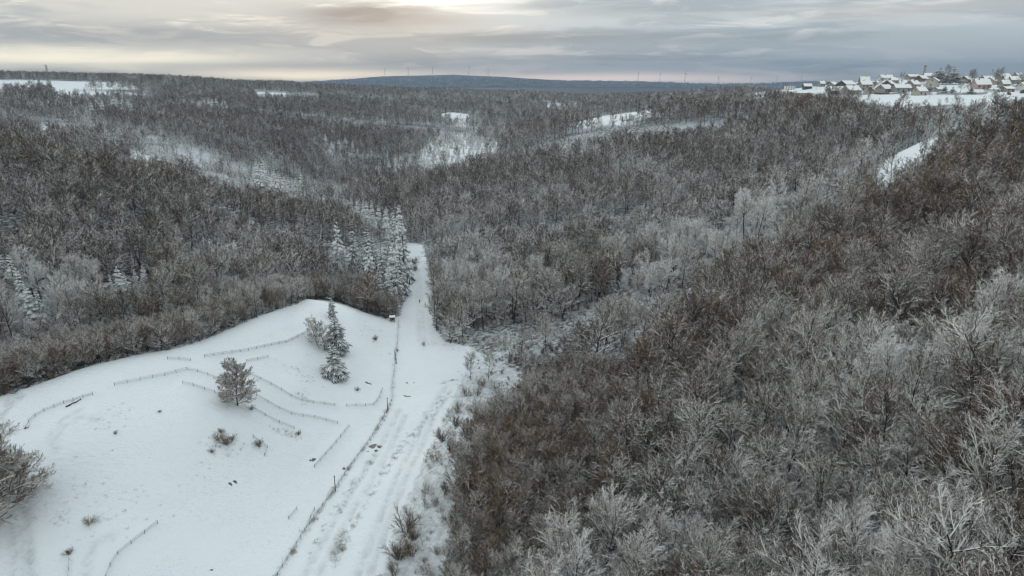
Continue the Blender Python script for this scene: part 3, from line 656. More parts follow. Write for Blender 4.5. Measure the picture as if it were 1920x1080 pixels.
# extra close-set young growth in the thickets
x, y = lattice(60, 420, 2.3, .9); k = (inpoly(x, y, THICKET) | inpoly(x, y, EDGE)) & ~in_open(x, y) & ~inpoly(x, y, SCRUB)
x, y = x[k], y[k]; TX = np.append(TX, x); TY = np.append(TY, y); SC = np.append(SC, rs.uniform(.28, .46, len(x)))
TZ = hz(TX, TY) - 0.05
LIM1 = np.array([(1250,205),(1330,205),(1400,194),(1440,190),(1500,186),(1560,183),(1620,190),(1650,204),(1700,214),(1740,203),(1790,198),(1850,193),(2200,190)], float)
LIM2 = np.array([(-400,134),(0,135),(100,137),(240,140),(400,143),(500,148),(600,153),(640,158),(760,163),(900,166),(1000,169),(1080,178),(1160,176),(1240,169),(1300,164),(1400,161),(1440,169),(1500,176),(2400,176)], float)
def trim(sel, L_, m_):
    global SC
    px_, py_, f_ = PJ(TX, TY, TZ + 18 * SC); lim = np.interp(px_, L_[:, 0], L_[:, 1]) + m_
    _, pg, _ = PJ(TX, TY, TZ); want = np.clip((pg - lim) / np.maximum(pg - py_, 1e-3), 0, 1)
    SC = np.where(sel & (py_ < lim), SC * want, SC)
dd_ = np.hypot(TX, TY)
trim((TX > 60) & (dd_ > 300) & (dd_ < 700), LIM1, rs.choice([-16, -5, 0, 3], len(TX), p=[.2, .2, .32, .28]) + rs.uniform(-2, 2, len(TX)))
trim((dd_ > 700) & (TY < 4800), LIM2, rs.uniform(-1.5, 3, len(TX)))
k = SC > .2; TX, TY, TZ, SC = TX[k], TY[k], TZ[k], SC[k]
SN, TI = moods(TX, TY, TZ)
sv = inpoly(TX, TY, SIDE); SN[sv] = np.clip(SN[sv] + .26, .3, 1); TI[sv] *= .3; SC[sv] *= .8
gd = dline(TX, TY, GULLY) < 26; SN[gd] = np.clip(SN[gd] + .38, .45, 1); TI[gd] *= .4
SN = np.where(TY > 5000, .12, SN)
CR1 = [D(a_, b_, d_)[:2] for a_, b_, d_ in ((-150,225,360),(0,250,360),(120,280,360),(240,310,365),(360,340,380),(480,372,405),(600,390,440))]
CR3 = [D(a_, b_, d_)[:2] for a_, b_, d_ in ((770,345,540),(820,325,560),(930,278,640),(1050,250,640),(1180,228,690))]
CR2 = [D(a_, b_, d_)[:2] for a_, b_, d_ in ((2100,160,300),(1920,222,285),(1800,275,280),(1700,322,272),(1560,380,256),(1420,440,240),(1250,560,212),(1100,680,192))]
for L_, w_ in ((CR1, 24), (CR2, 30), (CR3, 22)):
    g_ = np.exp(-(dline(TX, TY, L_) / w_) ** 2); SN = np.clip(SN - .5 * g_, 0, 1); TI = np.clip(TI + .22 * g_, 0, 1)
DIST = np.hypot(np.hypot(TX, TY), CAMZ - TZ)
small = SC < .6
VAR = rs.choice(9, len(TX), p=[.17, .15, .10, .17, .08, .12, .02, .09, .10])
VAR[(TI > .78) & (rs.uniform(0, 1, len(TX)) < .4)] = 6
VAR[small & (VAR == 4)] = 3; VAR[small & (VAR == 8)] = 5
isfar = DIST > 330
VF = rs.choice(5, len(TX), p=[.31, .21, .26, .0, .22]); VF[(TI > .85) & (rs.uniform(0, 1, len(TX)) < .4)] = 3
ROT = rs.uniform(0, 6.283, len(TX))
PXX, PYY, DEP = PJ(TX, TY, TZ + 9 * SC)
inframe = (PXX > 10) & (PXX < 1910) & (PYY > 0) & (PYY < 1070)

def scatter_obj(name, pos, rot, scl, var, snow, tint, protos, label, cat):
    me = bpy.data.meshes.new(name); n_ = len(pos); me.vertices.add(n_); me.vertices.foreach_set('co', np.asarray(pos, np.float32).ravel())
    for nm, ty, val in (('rotz', 'FLOAT_VECTOR', np.stack([rot * 0, rot * 0, rot], 1)), ('scl', 'FLOAT_VECTOR', scl), ('var', 'INT', var), ('snow', 'FLOAT', snow), ('tint', 'FLOAT', tint)):
        at = me.attributes.new(nm, ty, 'POINT')
        if ty == 'FLOAT_VECTOR': at.data.foreach_set('vector', np.asarray(val, np.float32).ravel())
        else: at.data.foreach_set('value', np.asarray(val, np.int32 if ty == 'INT' else np.float32))
    me.update(); o = obj(name, me); tag(o, label, cat, kind='stuff')
    nt = bpy.data.node_groups.new(name + '_scatter', 'GeometryNodeTree')
    nt.interface.new_socket('Geometry', in_out='INPUT', socket_type='NodeSocketGeometry'); nt.interface.new_socket('Geometry', in_out='OUTPUT', socket_type='NodeSocketGeometry')
    gi = nn(nt, 'NodeGroupInput'); go = nn(nt, 'NodeGroupOutput')
    jn = nn(nt, 'GeometryNodeJoinGeometry')
    for meshes in reversed(protos):
        j2 = nn(nt, 'GeometryNodeJoinGeometry')
        for mm in meshes:
            po = bpy.data.objects.new(mm.name + '_source', mm)
            oi = nn(nt, 'GeometryNodeObjectInfo'); oi.inputs['Object'].default_value = po; lk(nt, oi.outputs['Geometry'], j2.inputs[0])
        gt = nn(nt, 'GeometryNodeGeometryToInstance'); lk(nt, j2.outputs[0], gt.inputs[0]); lk(nt, gt.outputs[0], jn.inputs[0])
    def named(nm, ty):
        q = nn(nt, 'GeometryNodeInputNamedAttribute'); q.data_type = ty; q.inputs['Name'].default_value = nm; return q.outputs['Attribute']
    mp_ = nn(nt, 'GeometryNodeMeshToPoints'); lk(nt, gi.outputs[0], mp_.inputs[0])
    ip = nn(nt, 'GeometryNodeInstanceOnPoints'); lk(nt, mp_.outputs[0], ip.inputs['Points']); lk(nt, jn.outputs[0], ip.inputs['Instance'])
    ip.inputs['Pick Instance'].default_value = True; lk(nt, named('var', 'INT'), ip.inputs['Instance Index'])
    er = nn(nt, 'FunctionNodeEulerToRotation'); lk(nt, named('rotz', 'FLOAT_VECTOR'), er.inputs[0]); lk(nt, er.outputs[0], ip.inputs['Rotation'])
    lk(nt, named('scl', 'FLOAT_VECTOR'), ip.inputs['Scale']); lk(nt, ip.outputs[0], go.inputs[0])
    o.modifiers.new('scatter', 'NODES').node_group = nt
    return o

conif = []
def copy_mesh_child(name, me, parent, sn=None, ti=None):
    o = bpy.data.objects.new(name, me); col.objects.link(o); o.parent = parent
    if sn is not None: o['snow'] = float(sn); o['tint'] = float(ti)
    return o
def place_tree(kind, meshes, x, y, z, s_, rz, sn, ti, label, cat, group, sz=None):
    e = empty(kind, (x, y, z), rz, label, cat, group); e.scale = (s_, s_, sz or s_)
    copy_mesh_child('trunk', meshes[0], e); copy_mesh_child('crown', meshes[1], e, sn, ti)
    return e
# ------------------------------------------------------------------ conifers
M_NEEDLE_ = M_NEEDLE
nspr = [0]
def conifer(px, py, hp, kinds, label, group, name='spruce_tree', seed=None, wide=1.0, mind=0):
    x, y, z = G(px, py, mind=mind); f = PJ(x, y, z)[2]
    h = hp * f / (F * math.cos(PITCH + math.atan((py - 540) / F)))
    i = nspr[0] % len(kinds); nspr[0] += 1; conif.append((x, y))
    base_h = kinds[i][2]
    s_ = h / base_h
    rr = random.Random(nspr[0] * 7 + 1)
    w = s_ * wide * rr.uniform(.9, 1.12)
    return place_tree(name, kinds[i], x, y, z - .1, w, rr.uniform(0, 6.28), .5, .2, label, 'tree', group, sz=s_)
def kd(lst, hs): return [(a[0], a[1], h) for a, h in zip(lst, hs)]
KS = kd(SPR, (17, 18, 15, 19)); KM = kd(SPR_M, (17, 17, 15)); KW = kd(SPR_W, (17, 18, 15)); KD = kd(SPR_DARK, (16, 14))
conifer(623, 598, 46, KM[:1], 'snowy spruce at the back of the meadow tree clump', 'spruces on the meadow knoll', wide=1.1)
conifer(631, 657, 66, KM[1:2], 'snowy spruce in the middle of the meadow tree clump', 'spruces on the meadow knoll', wide=1.4)
conifer(627, 706, 62, KM[2:], 'broad snowy spruce at the front of the meadow tree clump', 'spruces on the meadow knoll', wide=1.35)
stand = [(638,508,70),(650,515,52),(664,512,66),(673,500,56),(677,518,72),(688,512,74),(691,533,66),(700,528,72),(706,508,64),(712,520,70),(719,535,64),(724,512,70),(729,560,58),(733,535,74),
 (739,520,72),(742,552,70),(748,535,76),(752,565,64),(756,540,80),(760,556,72),(764,530,84),(759,500,76),(752,490,70),(746,475,60),(764,508,62),(757,470,62),(748,455,56),(740,462,52),(731,455,50),(722,450,50),
 (713,447,52),(704,443,48),(697,436,46),(690,430,44),(683,424,42),(699,425,40),(710,430,42),(720,434,44),(730,440,44),(739,445,46),(676,416,36),(668,410,34),(660,404,30),(652,400,28),(644,397,26),(635,394,24),(626,392,22),(617,390,22),
 (607,388,21),(598,387,20),(590,386,20),(581,385,20),(572,384,19),(562,383,18),(553,382,17),(700,560,40),(712,566,44),(745,585,50),(735,580,46)]
ends = {0:'leftmost big snowy spruce of the stand beside the valley track', len(stand) - 1:'low snowy spruce at the front of the trackside stand', 20:'tall dark-sided spruce at the right of the trackside stand'}
for i, (a, b, h) in enumerate(stand):
    if i % 7 == 2 and i not in ends and a > 690: continue
    if a > 750: a -= 9
    h *= 1.18 * random.Random(i).uniform(.78, 1.22); a += random.Random(i + 99).uniform(-4, 4)
    if i in ends: lab = ends[i]
    elif b > 540: lab = 'snow-covered spruce in the front row of the trackside stand'
    elif b > 495: lab = 'snow-laden spruce in the middle rows of the trackside stand' + (', left part' if a < 700 else ', right part')
    elif a > 690: lab = 'white spruce on top of the trackside stand, by the valley bend'
    elif a > 640: lab = 'white spruce where the trackside stand narrows to a single row'
    else: lab = 'small white spruce in the thin row left of the trackside stand'
    conifer(a, b, h, KW if (b < 480 or i % 3 == 0) else KS, lab, 'spruces of the stand beside the valley track', wide=.8)
for i, (a, b, h) in enumerate([(478,360,40),(484,345,48),(490,366,58),(497,355,60),(503,368,50),(514,362,40),(519,371,56),(527,369,48),(536,372,42),(545,376,44),(552,378,36),(566,352,28),(592,366,30)]):
    conifer(a, b, h, KW, 'tall white spruce of the group in the side valley, ' + ['left side', 'middle', 'right side', 'standing apart on the right'][0 if a < 500 else 1 if a < 532 else 2 if a < 560 else 3], 'tall spruces in the side valley', mind=420)
for i, (a, b, h) in enumerate([(4,440,38),(16,438,40),(30,437,38),(408,412,30),(420,416,36),(434,420,36),(448,419,32),(458,416,26),(352,486,26)]):
    conifer(a, b, h, KD, ['dark evergreen at the left edge, half way up the wooded hill', 'dark evergreen in the clump near the crest of the left hill', 'dark evergreen alone among bare trees on the left hill'][0 if a < 50 else 2 if b > 450 else 1], 'dark evergreens on the left hill', 'pine_tree', wide=1.15)
for i, (a, b, h) in enumerate([(384,472,28),(396,474,26),(412,472,26),(422,548,34),(436,550,30),(448,552,30),(462,551,28),(8,520,40),(30,545,60),(46,575,64),(60,600,58),(78,598,50),(212,560,40),(226,548,44),(240,560,44),(258,545,36),(272,530,30),(255,425,20),(200,440,22)]):
    conifer(a, b, h * 1.15, KW, ['white spruce of the left-edge group above the meadow', 'white spruce among bare trees in the middle of the left hill', 'small white spruce of the pair rows under the dark clump', 'small white spruce in the row above the meadow edge'][0 if a < 100 else 1 if a < 300 else 2 if b < 500 else 3], 'white spruces in the left hill wood')
rr = random.Random(3)
def clump(n_, x0, x1, y0, y1, h0, h1, lab, grp, kinds=KW, mind=0):
    for _ in range(n_): conifer(rr.uniform(x0, x1), rr.uniform(y0, y1), rr.uniform(h0, h1), kinds, lab, grp, mind=mind)
clump(9, 55, 100, 200, 210, 14, 19, 'small white spruce on the far left plateau edge', 'white spruces on the far left slope', mind=500)
clump(16, 140, 255, 204, 222, 18, 30, 'white spruce in the far left belt below the snowy field', 'white spruces on the far left slope', mind=500)
clump(10, 345, 400, 200, 212, 14, 22, 'white spruce in the belt right of the far left field', 'white spruces on the far left slope', mind=500)
clump(6, 398, 440, 205, 216, 16, 26, 'white spruce at the right end of the far left belt', 'white spruces on the far left slope', mind=500)
clump(9, 285, 400, 300, 345, 16, 34, 'lone white spruce on the open floor of the side valley', 'white spruces in the side valley', mind=440)
clump(12, 380, 475, 335, 362, 14, 24, 'small white spruce at the foot of the side valley', 'white spruces in the side valley', mind=440)
clump(5, 785, 808, 318, 326, 24, 32, 'snowy spruce of the cluster below the young plantation', 'spruces near the plantation', mind=450)
clump(6, 742, 772, 298, 310, 14, 18, 'small snowy spruce left of the young plantation', 'spruces near the plantation', mind=450)
clump(10, 590, 760, 270, 300, 14, 24, 'white spruce among the distant bare woods left of the plantation', 'spruces near the plantation', mind=600)
clump(8, 560, 760, 205, 225, 12, 18, 'white spruce in the distant belt under the far skyline', 'spruces of the distant belt', mind=800)
clump(5, 1160, 1215, 222, 230, 14, 20, 'snowy spruce standing before the long narrow field', 'spruces by the narrow field', mind=500)
conifer(1147, 548, 44, KS[2:3], 'small layered snowy spruce among bare trees beyond the gully', 'single spruces on the right hill')
conifer(1102, 290, 26, KS[:1], 'white spruce alone high on the right hillside below the field', 'single spruces on the right hill', mind=400)
conifer(1065, 295, 24, KS[1:2], 'white spruce left of another on the high right hillside', 'single spruces on the right hill', mind=400)
CX = np.array([q[0] for q in conif]); CY = np.array([q[1] for q in conif])
near_c = np.zeros(len(TX), bool); infront = np.zeros(len(TX), bool)
for qx, qy in zip(CX, CY):
    L_ = math.hypot(qx, qy); ux, uy = qx / L_, qy / L_; ax_ = (TX - qx) * ux + (TY - qy) * uy; lt = np.abs((TX - qx) * uy - (TY - qy) * ux); w_ = 1 + L_ / 400
    near_c |= np.hypot(TX - qx, TY - qy) < 4.0; infront |= (ax_ < 0) & (ax_ > -16 * w_) & (lt < 2.6 * w_)
SC = np.where(near_c, 0, np.where(infront, np.minimum(SC, .45), SC)); small = SC < .6
# ---- the 300 bare trees that show largest are things of their own
size = 20 * SC * F / DEP * inframe * ~small
order = np.argsort(-size)[:262]
own = np.zeros(len(TX), bool); own[order] = True
LOOK = ['tall round-crowned tree', 'tall slender tree', 'fork-trunked wide tree', 'dense twiggy tree', 'big leaning tree', 'small bare tree', 'rusty-leaved tree', 'low spreading tree', 'narrow high-crowned tree']
def where_px(px, py):
    cols = ['beside the thicket', 'left of mid-slope', 'at mid-slope', 'right of mid-slope', 'near the right edge', 'at the right edge']
    rows = ['at the foot of the frame', 'just above the frame foot', 'low on the slope', 'part way up', 'high on the slope', 'under the crest']
    return cols[int(np.clip((px - 900) // 170, 0, 5))] + ', ' + rows[int(np.clip((1080 - py) // 95, 0, 5))]
def snow_word(s_): return 'snow-white' if s_ > .5 else ('snow-dusted' if s_ > .3 else 'brown')
for i in order:
    pf = 'left of the valley track' if PXX[i] < 780 else where_px(PXX[i], PYY[i])
    lab = '%s %s %s' % (snow_word(SN[i]), LOOK[VAR[i]], pf)
    place_tree('bare_tree', NEAR[VAR[i]][0], TX[i], TY[i], TZ[i], SC[i], ROT[i], SN[i], TI[i], lab, 'tree', 'bare trees of the near slope')
rest = ~own & (SC > .1)
pos = np.stack([TX, TY, TZ], 1)[rest]
var = np.where(isfar, VF + 9, VAR)[rest]
scl = SC[:, None] * np.where((TY > 5000)[:, None], np.array([[5.2, 5.2, 1.3]]), 1.0)
scatter_obj('forest', pos, ROT[rest], scl[rest], var, SN[rest], TI[rest], [a[0] for a in NEAR] + FARV, 'snowy bare woodland covering the slopes on both sides of the valley', 'forest')

# young plantation: far too many to count
x, y = lattice(500, 1300, 10.5, .5); k = inpoly(x + 14 * snoise(x, y, 60, 71), y + 30 * snoise(x, y, 90, 72), PLANT); x, y = x[k], y[k]
pz = hz(x, y); ps = rs.uniform(.34, .62, len(x))
scatter_obj('young_plantation', np.stack([x, y, pz], 1), rs.uniform(0, 6.28, len(x)), np.repeat(ps[:, None], 3, 1), rs.randint(0, 3, len(x)), ps * 0 + .9, ps * 0, [a for a in SPR_W], 'dense plantation of small snow-white conifers in the far valley', 'plantation')

# ------------------------------------------------------------------ single trees on the meadow
LONE = bare_tree(61, 15, 4.6, .10, 46, .62, 10, 7, 6, lean=.02, thick=1.2, tw=2.1)
WIDE = bare_tree(62, 17, 9.0, .12, 46, .62, 12, 8, 6, lean=.02, thick=1.6, tw=1.2, s=(6, 4, 2))
PINE = bare_tree(63, 14, 3.4, .18, 30, .55, 8, 6, 5, lean=.05, tw=1.3)
def lone(px, py, hp, hm, meshes, label, sn, ti, grp=None, wide=1.0):
    x, y, z = G(px, py); f = PJ(x, y, z)[2]; h = hp * f / (F * math.cos(PITCH + math.atan((py - 540) / F))); s_ = h / hm
    return place_tree('bare_tree', meshes, x, y, z - .1, s_ * wide, 1.0 + px, sn, ti, label, 'tree', grp, sz=s_)
lone(446, 761, 84, 14.4, LONE, 'round bushy reddish-grey tree alone on the crest of the meadow', .40, .55)
lone(-6, 985, 128, 16.5, WIDE, 'huge spreading snowy tree cut by the left edge, foot of the frame', .42, .2)
lone(610, 657, 64, 13.5, PINE, 'twiggy grey tree beside the spruces of the meadow clump, with dark trunk', .4, .3, 'bare trees of the meadow clump')
lone(596, 648, 56, 13.5, PINE, 'twiggy grey tree at the left end of the meadow clump', .5, .25, 'bare trees of the meadow clump')
lone(883, 712, 44, 19, NEAR[0][0], 'small rounded bare tree at the top of the scrub strip', .4, .2, 'small trees beside the scrub strip')
lone(916, 710, 52, 21, NEAR[1][0], 'slim bare tree with a dark stem above the scrub strip', .35, .2, 'small trees beside the scrub strip')
lone(797, 958, 36, 14, NEAR[5][0], 'thin upright sapling in the snowy scrub strip', .25, .1, 'small trees beside the scrub strip', .4)
lone(845, 644, 50, 17, NEAR[2][0], 'snowy tree with dark trunk at the corner of the track clearing', .6, .1, 'trees at the corner of the track clearing')
lone(868, 640, 70, 18, NEAR[3][0], 'taller snowy tree right of the corner of the track clearing', .55, .1, 'trees at the corner of the track clearing')

# ------------------------------------------------------------------ shrubs
def shrub(px, py, hp, k, label, sn=.45, ti=.3, grp='shrubs beside the meadow', wide=1.0):
    x, y, z = G(px, py); f = PJ(x, y, z)[2]; h = hp * f / (F * .87); s_ = h / (3.2, 2.4, 4.5, 3.0)[k]
    o = obj('shrub', SHR[k], loc=(x, y, z)); o.scale = (s_ * wide, s_ * wide, s_); o.rotation_euler.z = px * .7; o['snow'] = sn; o['tint'] = ti
    return tag(o, label, 'shrub', grp)
for a, b, h, k_, lab, sn, ti in [
 (762,1000,44,0,'big round grey-brown shrub at the track side, lower middle',.25,.35),(748,1050,36,1,'wide snowy shrub below the big round shrub by the track',.45,.3),(772,1045,30,3,'brownish shrub behind the wide one at the strip foot',.4,.3),
 (738,1082,30,2,'shrub cut by the foot of the frame beside the track',.45,.2),(775,1015,26,1,'low shrub right behind the big round one',.5,.2),
 (830,828,26,0,'round twiggy shrub where the scrub strip starts to widen',.3,.4),(845,850,24,1,'snow-dusted shrub right of the round twiggy one',.55,.2),(818,865,22,3,'low shrub on the left margin of the scrub strip',.6,.2),
 (800,925,26,1,'white-dusted shrub half way down the scrub strip',.7,.1),(815,950,20,0,'small shrub in the open snow of the scrub strip',.5,.2),(836,930,26,2,'upright shrub against the brown thicket',.3,.5),
 (843,985,26,0,'brown shrub leaning out of the thicket edge',.3,.6),(820,1040,20,1,'flat shrub in the lower open snow of the strip',.6,.2),(800,1075,22,3,'shrub at the foot of the frame in the scrub strip',.55,.3),
 (872,742,18,1,'shrub on the upper left margin of the scrub strip',.5,.2),(895,742,20,0,'shrub above the small snow patch',.5,.2),(858,775,20,2,'shrub beside the bend of the track margin',.45,.2),(905,725,20,1,'grey shrub among scrub below the slim tree',.55,.2),
 (935,735,20,3,'shrub left of the snow patch under the thicket',.5,.2),(855,800,22,1,'shrub above the round twiggy one',.5,.2),(880,775,18,0,'shrub between snow patch and track',.6,.1),
 (777,495,14,0,'dark bush overhanging the narrow track near its far end',.3,.1),(778,508,12,1,'second dark bush on the left of the narrow track',.3,.1),
 (425,838,16,1,'low bramble bush in the largest tangle on the meadow knoll',.2,.3),(410,826,13,3,'bramble tuft at the left of the meadow tangle',.25,.3),(436,828,12,0,'bramble tuft at the right of the meadow tangle',.25,.3),(415,815,9,1,'small bramble tuft on top of the meadow tangle',.25,.3),
 (398,852,8,1,'small bramble tuft below the meadow tangle',.3,.3),(486,838,14,0,'dark bush at the bent short fence on the knoll',.15,.2),(561,816,8,1,'tiny dark bush past the end of the knoll fence',.2,.2),(472,770,9,0,'tiny bush by the fence right of the round tree',.2,.2),
 (671,733,7,1,'low bush in the lower right of the meadow clump',.3,.3),(745,660,5,0,'tiny dark bush right of the far fence pole',.0,.1),(130,1040,12,1,'straggly tuft of stems at the bottom left of the meadow',.3,.2),(168,985,14,3,'patchy low bramble in the lower left of the meadow',.4,.2),
 (300,774,5,1,'tiny bush on the left shoulder of the meadow',.2,.1),(216,814,6,1,'tiny isolated bush in the left meadow',.2,.1),(705,638,9,1,'low bush on the slope under the hut',.3,.2),(795,648,8,1,'low bush on the track clearing',.5,.2)]:
    shrub(a, b, h, k_, lab, sn, ti, wide=1.25 if h < 17 else 1.0)
x, y = lattice(60, 430, 3.4, .95); k = ~in_open(x, y) & ~offmap(x, y); x, y = x[k], y[k]
sc_ = inpoly(x, y, SCRUB); kk = rs.uniform(0, 1, len(x)) < np.where(sc_, .75, .8); x, y, sc_ = x[kk], y[kk], sc_[kk]
sn, ti = moods(x, y, hz(x, y)); q = rs.uniform(.3, .95, len(x)) * np.where(sc_, .55, 1)
scatter_obj('undergrowth', np.stack([x, y, hz(x, y)], 1), rs.uniform(0, 6.28, len(x)), np.repeat(q[:, None], 3, 1), rs.choice(4, len(x), p=[.3, .35, .3, .05]), np.clip(sn + .2, 0, 1), ti * .6, [[m] for m in SHR], 'snow-dusted bushes under the trees and along the scrub strip', 'undergrowth')

# ------------------------------------------------------------------ grass tips through the snow
M_GRASS = plain('dry_grass', (0.34, 0.32, 0.27), .9, .3, 2.0)
def tuft(seed, n_=14, h=.42, w=.35):
    r = np.random.RandomState(seed); c_ = r.normal(0, w, (n_, 3)); c_[:, 2] = -.05; t = c_ + r.normal(0, .22, (n_, 3)); t[:, 2] = h * r.uniform(.5, 1.1, n_)
    v, f_ = sticks(c_, t, np.full(n_, .022), np.full(n_, .006), 3); return mesh_np('grass_tuft', v, f_, [M_GRASS])
TUFT = [tuft(1), tuft(2, 11, .3, .5), tuft(3, 18, .55, .3)]
gx, gy, gs = [], [], []
def strip(pts, n_, w, s0=.5, s1=1.1):
    W_ = np.array([G(a, b)[:2] for a, b in pts]); seg = np.hypot(*(W_[1:] - W_[:-1]).T); cs = np.append(0, np.cumsum(seg)); t = rs.uniform(0, cs[-1], n_)
    t = t + 1.6 * np.sin(t * .55) + .7 * np.sin(t * 1.9); t = np.clip(t, 0, cs[-1])
    gx.append(np.interp(t, cs, W_[:, 0]) + rs.normal(0, w, n_)); gy.append(np.interp(t, cs, W_[:, 1]) + rs.normal(0, w, n_)); gs.append(rs.uniform(s0, s1, n_))
strip([(832,738),(822,760),(800,785),(775,812),(750,840),(715,895),(690,940),(660,985),(640,1020),(620,1075)], 190, .7, .5, 1.0)
strip([(705,850),(690,872),(660,915),(630,960),(600,1010),(575,1060)], 110, .6, .4, .9)
strip([(795,790),(760,830),(735,868),(705,915)], 40, .4, .3, .7)
strip([(645,1000),(640,1020),(634,1045)], 60, .7, .8, 1.3); strip([(822,722),(840,715),(860,712)], 30, .4, .4, .8)
strip([(748,602),(741,680),(735,752)], 70, .4, .4, .8); strip([(735,755),(700,815),(650,885),(605,950),(545,1040),(515,1085)], 330, .35, .5, 1.0)
strip([(540,690),(560,700),(590,720)], 50, 2.2, .4, .8); strip([(560,730),(575,760)], 40, 1.2, .4, .8); strip([(520,690),(600,670)], 30, 3, .4, .7)
strip([(680,600),(700,640),(720,660)], 50, 2.2, .4, .8); strip([(100,940),(260,960)], 90, 4, .4, .8); strip([(170,800),(230,780)], 40, 2.5, .3, .7)
strip([(500,800),(560,822)], 60, .8, .4, .8); strip([(390,840),(440,835)], 60, 2, .5, 1.0); strip([(300,900),(480,870)], 50, 4, .3, .6)
strip([(790,640),(880,660)], 40, 1.2, .3, .7); strip([(885,700),(845,800),(830,900),(800,1060)], 260, 3, .5, 1.1)
gx = np.concatenate(gx); gy = np.concatenate(gy); gs = np.concatenate(gs)
scatter_obj('grass', np.stack([gx, gy, hz(gx, gy)], 1), rs.uniform(0, 6.28, len(gx)), np.repeat(gs[:, None], 3, 1), rs.randint(0, 3, len(gx)), gs, gs, [[m] for m in TUFT], 'dry grass tips poking through the meadow snow in broken rows', 'grass')

# ------------------------------------------------------------------ fences, poles, hut, logs, puddles
M_POST = snowy('old_wood', (0.075, 0.062, 0.052), thr=.75, soft=.2, wob=.5, scale=2)
M_RAIL = snowy('rail_wood', (0.15, 0.135, 0.12), thr=.2, soft=.2, wob=.6, scale=1.2)
M_SNOWCAP = plain('snow_cap', (0.8, 0.84, 0.87), .8, .03, 2)
M_WIRE = plain('frosted_wire', (0.50, 0.51, 0.52), .8, .2, 2)
post_me = {}
def fence(pts, label, sp=2.9, h=.95, name='fence', group='snowy meadow fences', cap=True):
    W_ = np.array([G(a, b)[:2] for a, b in pts]); seg = np.hypot(*(W_[1:] - W_[:-1]).T); cs = np.append(0, np.cumsum(seg)); n_ = max(2, int(cs[-1] / sp) + 1)
    if n_ > 96: n_ = 96
    t = np.linspace(0, cs[-1], n_); X = np.interp(t, cs, W_[:, 0]); Y = np.interp(t, cs, W_[:, 1]); Zs = hz(X, Y)
    e = empty(name, (X[0], Y[0], Zs[0]), 0, label, 'fence', group); o = Vector((X[0], Y[0], Zs[0])); r_ = random.Random(int(pts[0][0]))
    if not post_me:
        for i in range(3):
            b = MB(); b.tube((0, 0, -.3), (.03 * i - .03, .02, h + .08), .055, .05, 6); b.tube((.03 * i - .03, .02, h + .08), (.03 * i - .03, .02, h + .15), .065, .03, 6, 1); post_me[i] = b.mesh('post', [M_POST, M_SNOWCAP])
    for i in range(n_):
        p = obj('post', post_me[r_.randrange(3)], e, (X[i] - o.x, Y[i] - o.y, Zs[i] - o.z)); p.rotation_euler = (r_.uniform(-.06, .06), r_.uniform(-.06, .06), r_.uniform(0, 6))
    rl = MB(); ms = MB()
    for i in range(n_ - 1):
        a = Vector((X[i] - o.x, Y[i] - o.y, Zs[i] - o.z)); b = Vector((X[i + 1] - o.x, Y[i + 1] - o.y, Zs[i + 1] - o.z)); j = r_.uniform(-.05, .05)
        u = Vector((0, 0, 1))
        rl.tube(a + u * (h - .05 + j), b + u * (h - .05 - j), .036, .036, 5, 0); rl.tube(a + u * (h + .02 + j), b + u * (h + .02 - j), .045, .045, 5, 1)
        rl.tube(a + u * (h * .5 + j), b + u * (h * .5 - j), .035, .035, 4, 0)
        for q in (.16, .34, .62, .78): ms.tube(a + u * h * q, b + u * h * q, .010, .010, 3, 0, False)
        m_ = int((b - a).length / .35)
        for q in range(1, m_):
            c_ = a.lerp(b, q / m_); ms.tube(c_, c_ + u * (h - .08), .010, .010, 3, 0, False)
    rl.build('rail', [M_RAIL, M_SNOWCAP], e); ms.build('wire_mesh', [M_WIRE], e)
    return e
fence([(748,604),(745,640),(741,680),(736,720),(735,752),(722,778),(700,815),(680,845),(650,885),(628,920),(605,950),(570,1000),(545,1040),(520,1080),(490,1130)], 'long snowy fence running the whole length of the valley track', 2.4)
fence([(650,764),(700,762),(712,748),(717,730)], 'short hooked fence left of the long fence, with a raised corner')
fence([(590,877),(625,838),(655,802)], 'straight slanting fence parallel to the long fence')
fence([(470,703),(520,728),(552,748),(580,757),(628,762)], 'upper of the curved fences right of the round tree')
fence([(460,733),(520,765),(545,778),(590,785),(633,795)], 'middle curved fence starting at the round tree')
fence([(472,766),(510,788),(552,806)], 'lowest curved fence right of the round tree, over rough grass')
fence([(215,725),(260,716),(310,706),(355,694),(410,712)], 'fence with a roof-like peak left of the round tree')
fence([(343,721),(380,730),(415,744),(443,762)], 'fence running down to the foot of the round tree')
fence([(49,805),(56,790),(75,775),(110,762),(140,753),(174,741)], 'curling fence at the left of the meadow beside a fallen log', 2.2, .8)
fence([(384,671),(430,664),(480,656),(540,643),(578,624)], 'fence along the back of the meadow, left of the tree clump')
fence([(314,674),(358,678)], 'shortest fence piece near the wood at the back of the meadow')
fence([(463,680),(503,672)], 'short fence piece above the curved fences')
fence([(190,1110),(212,1050),(240,1025),(296,985)], 'fence with one bend in the lower left of the meadow')
fence([(127,1110),(128,1080),(130,1050)], 'short fence cut by the foot of the frame at lower left')
fence([(475,822),(500,838),(509,850),(497,856)], 'small bent fence on the knoll below the curved fences')
fence([(542,976),(557,957)], 'tiny fence stub left of the long fence')
fence([(575,990),(590,958)], 'thin fence stub beside the lower part of the long fence')
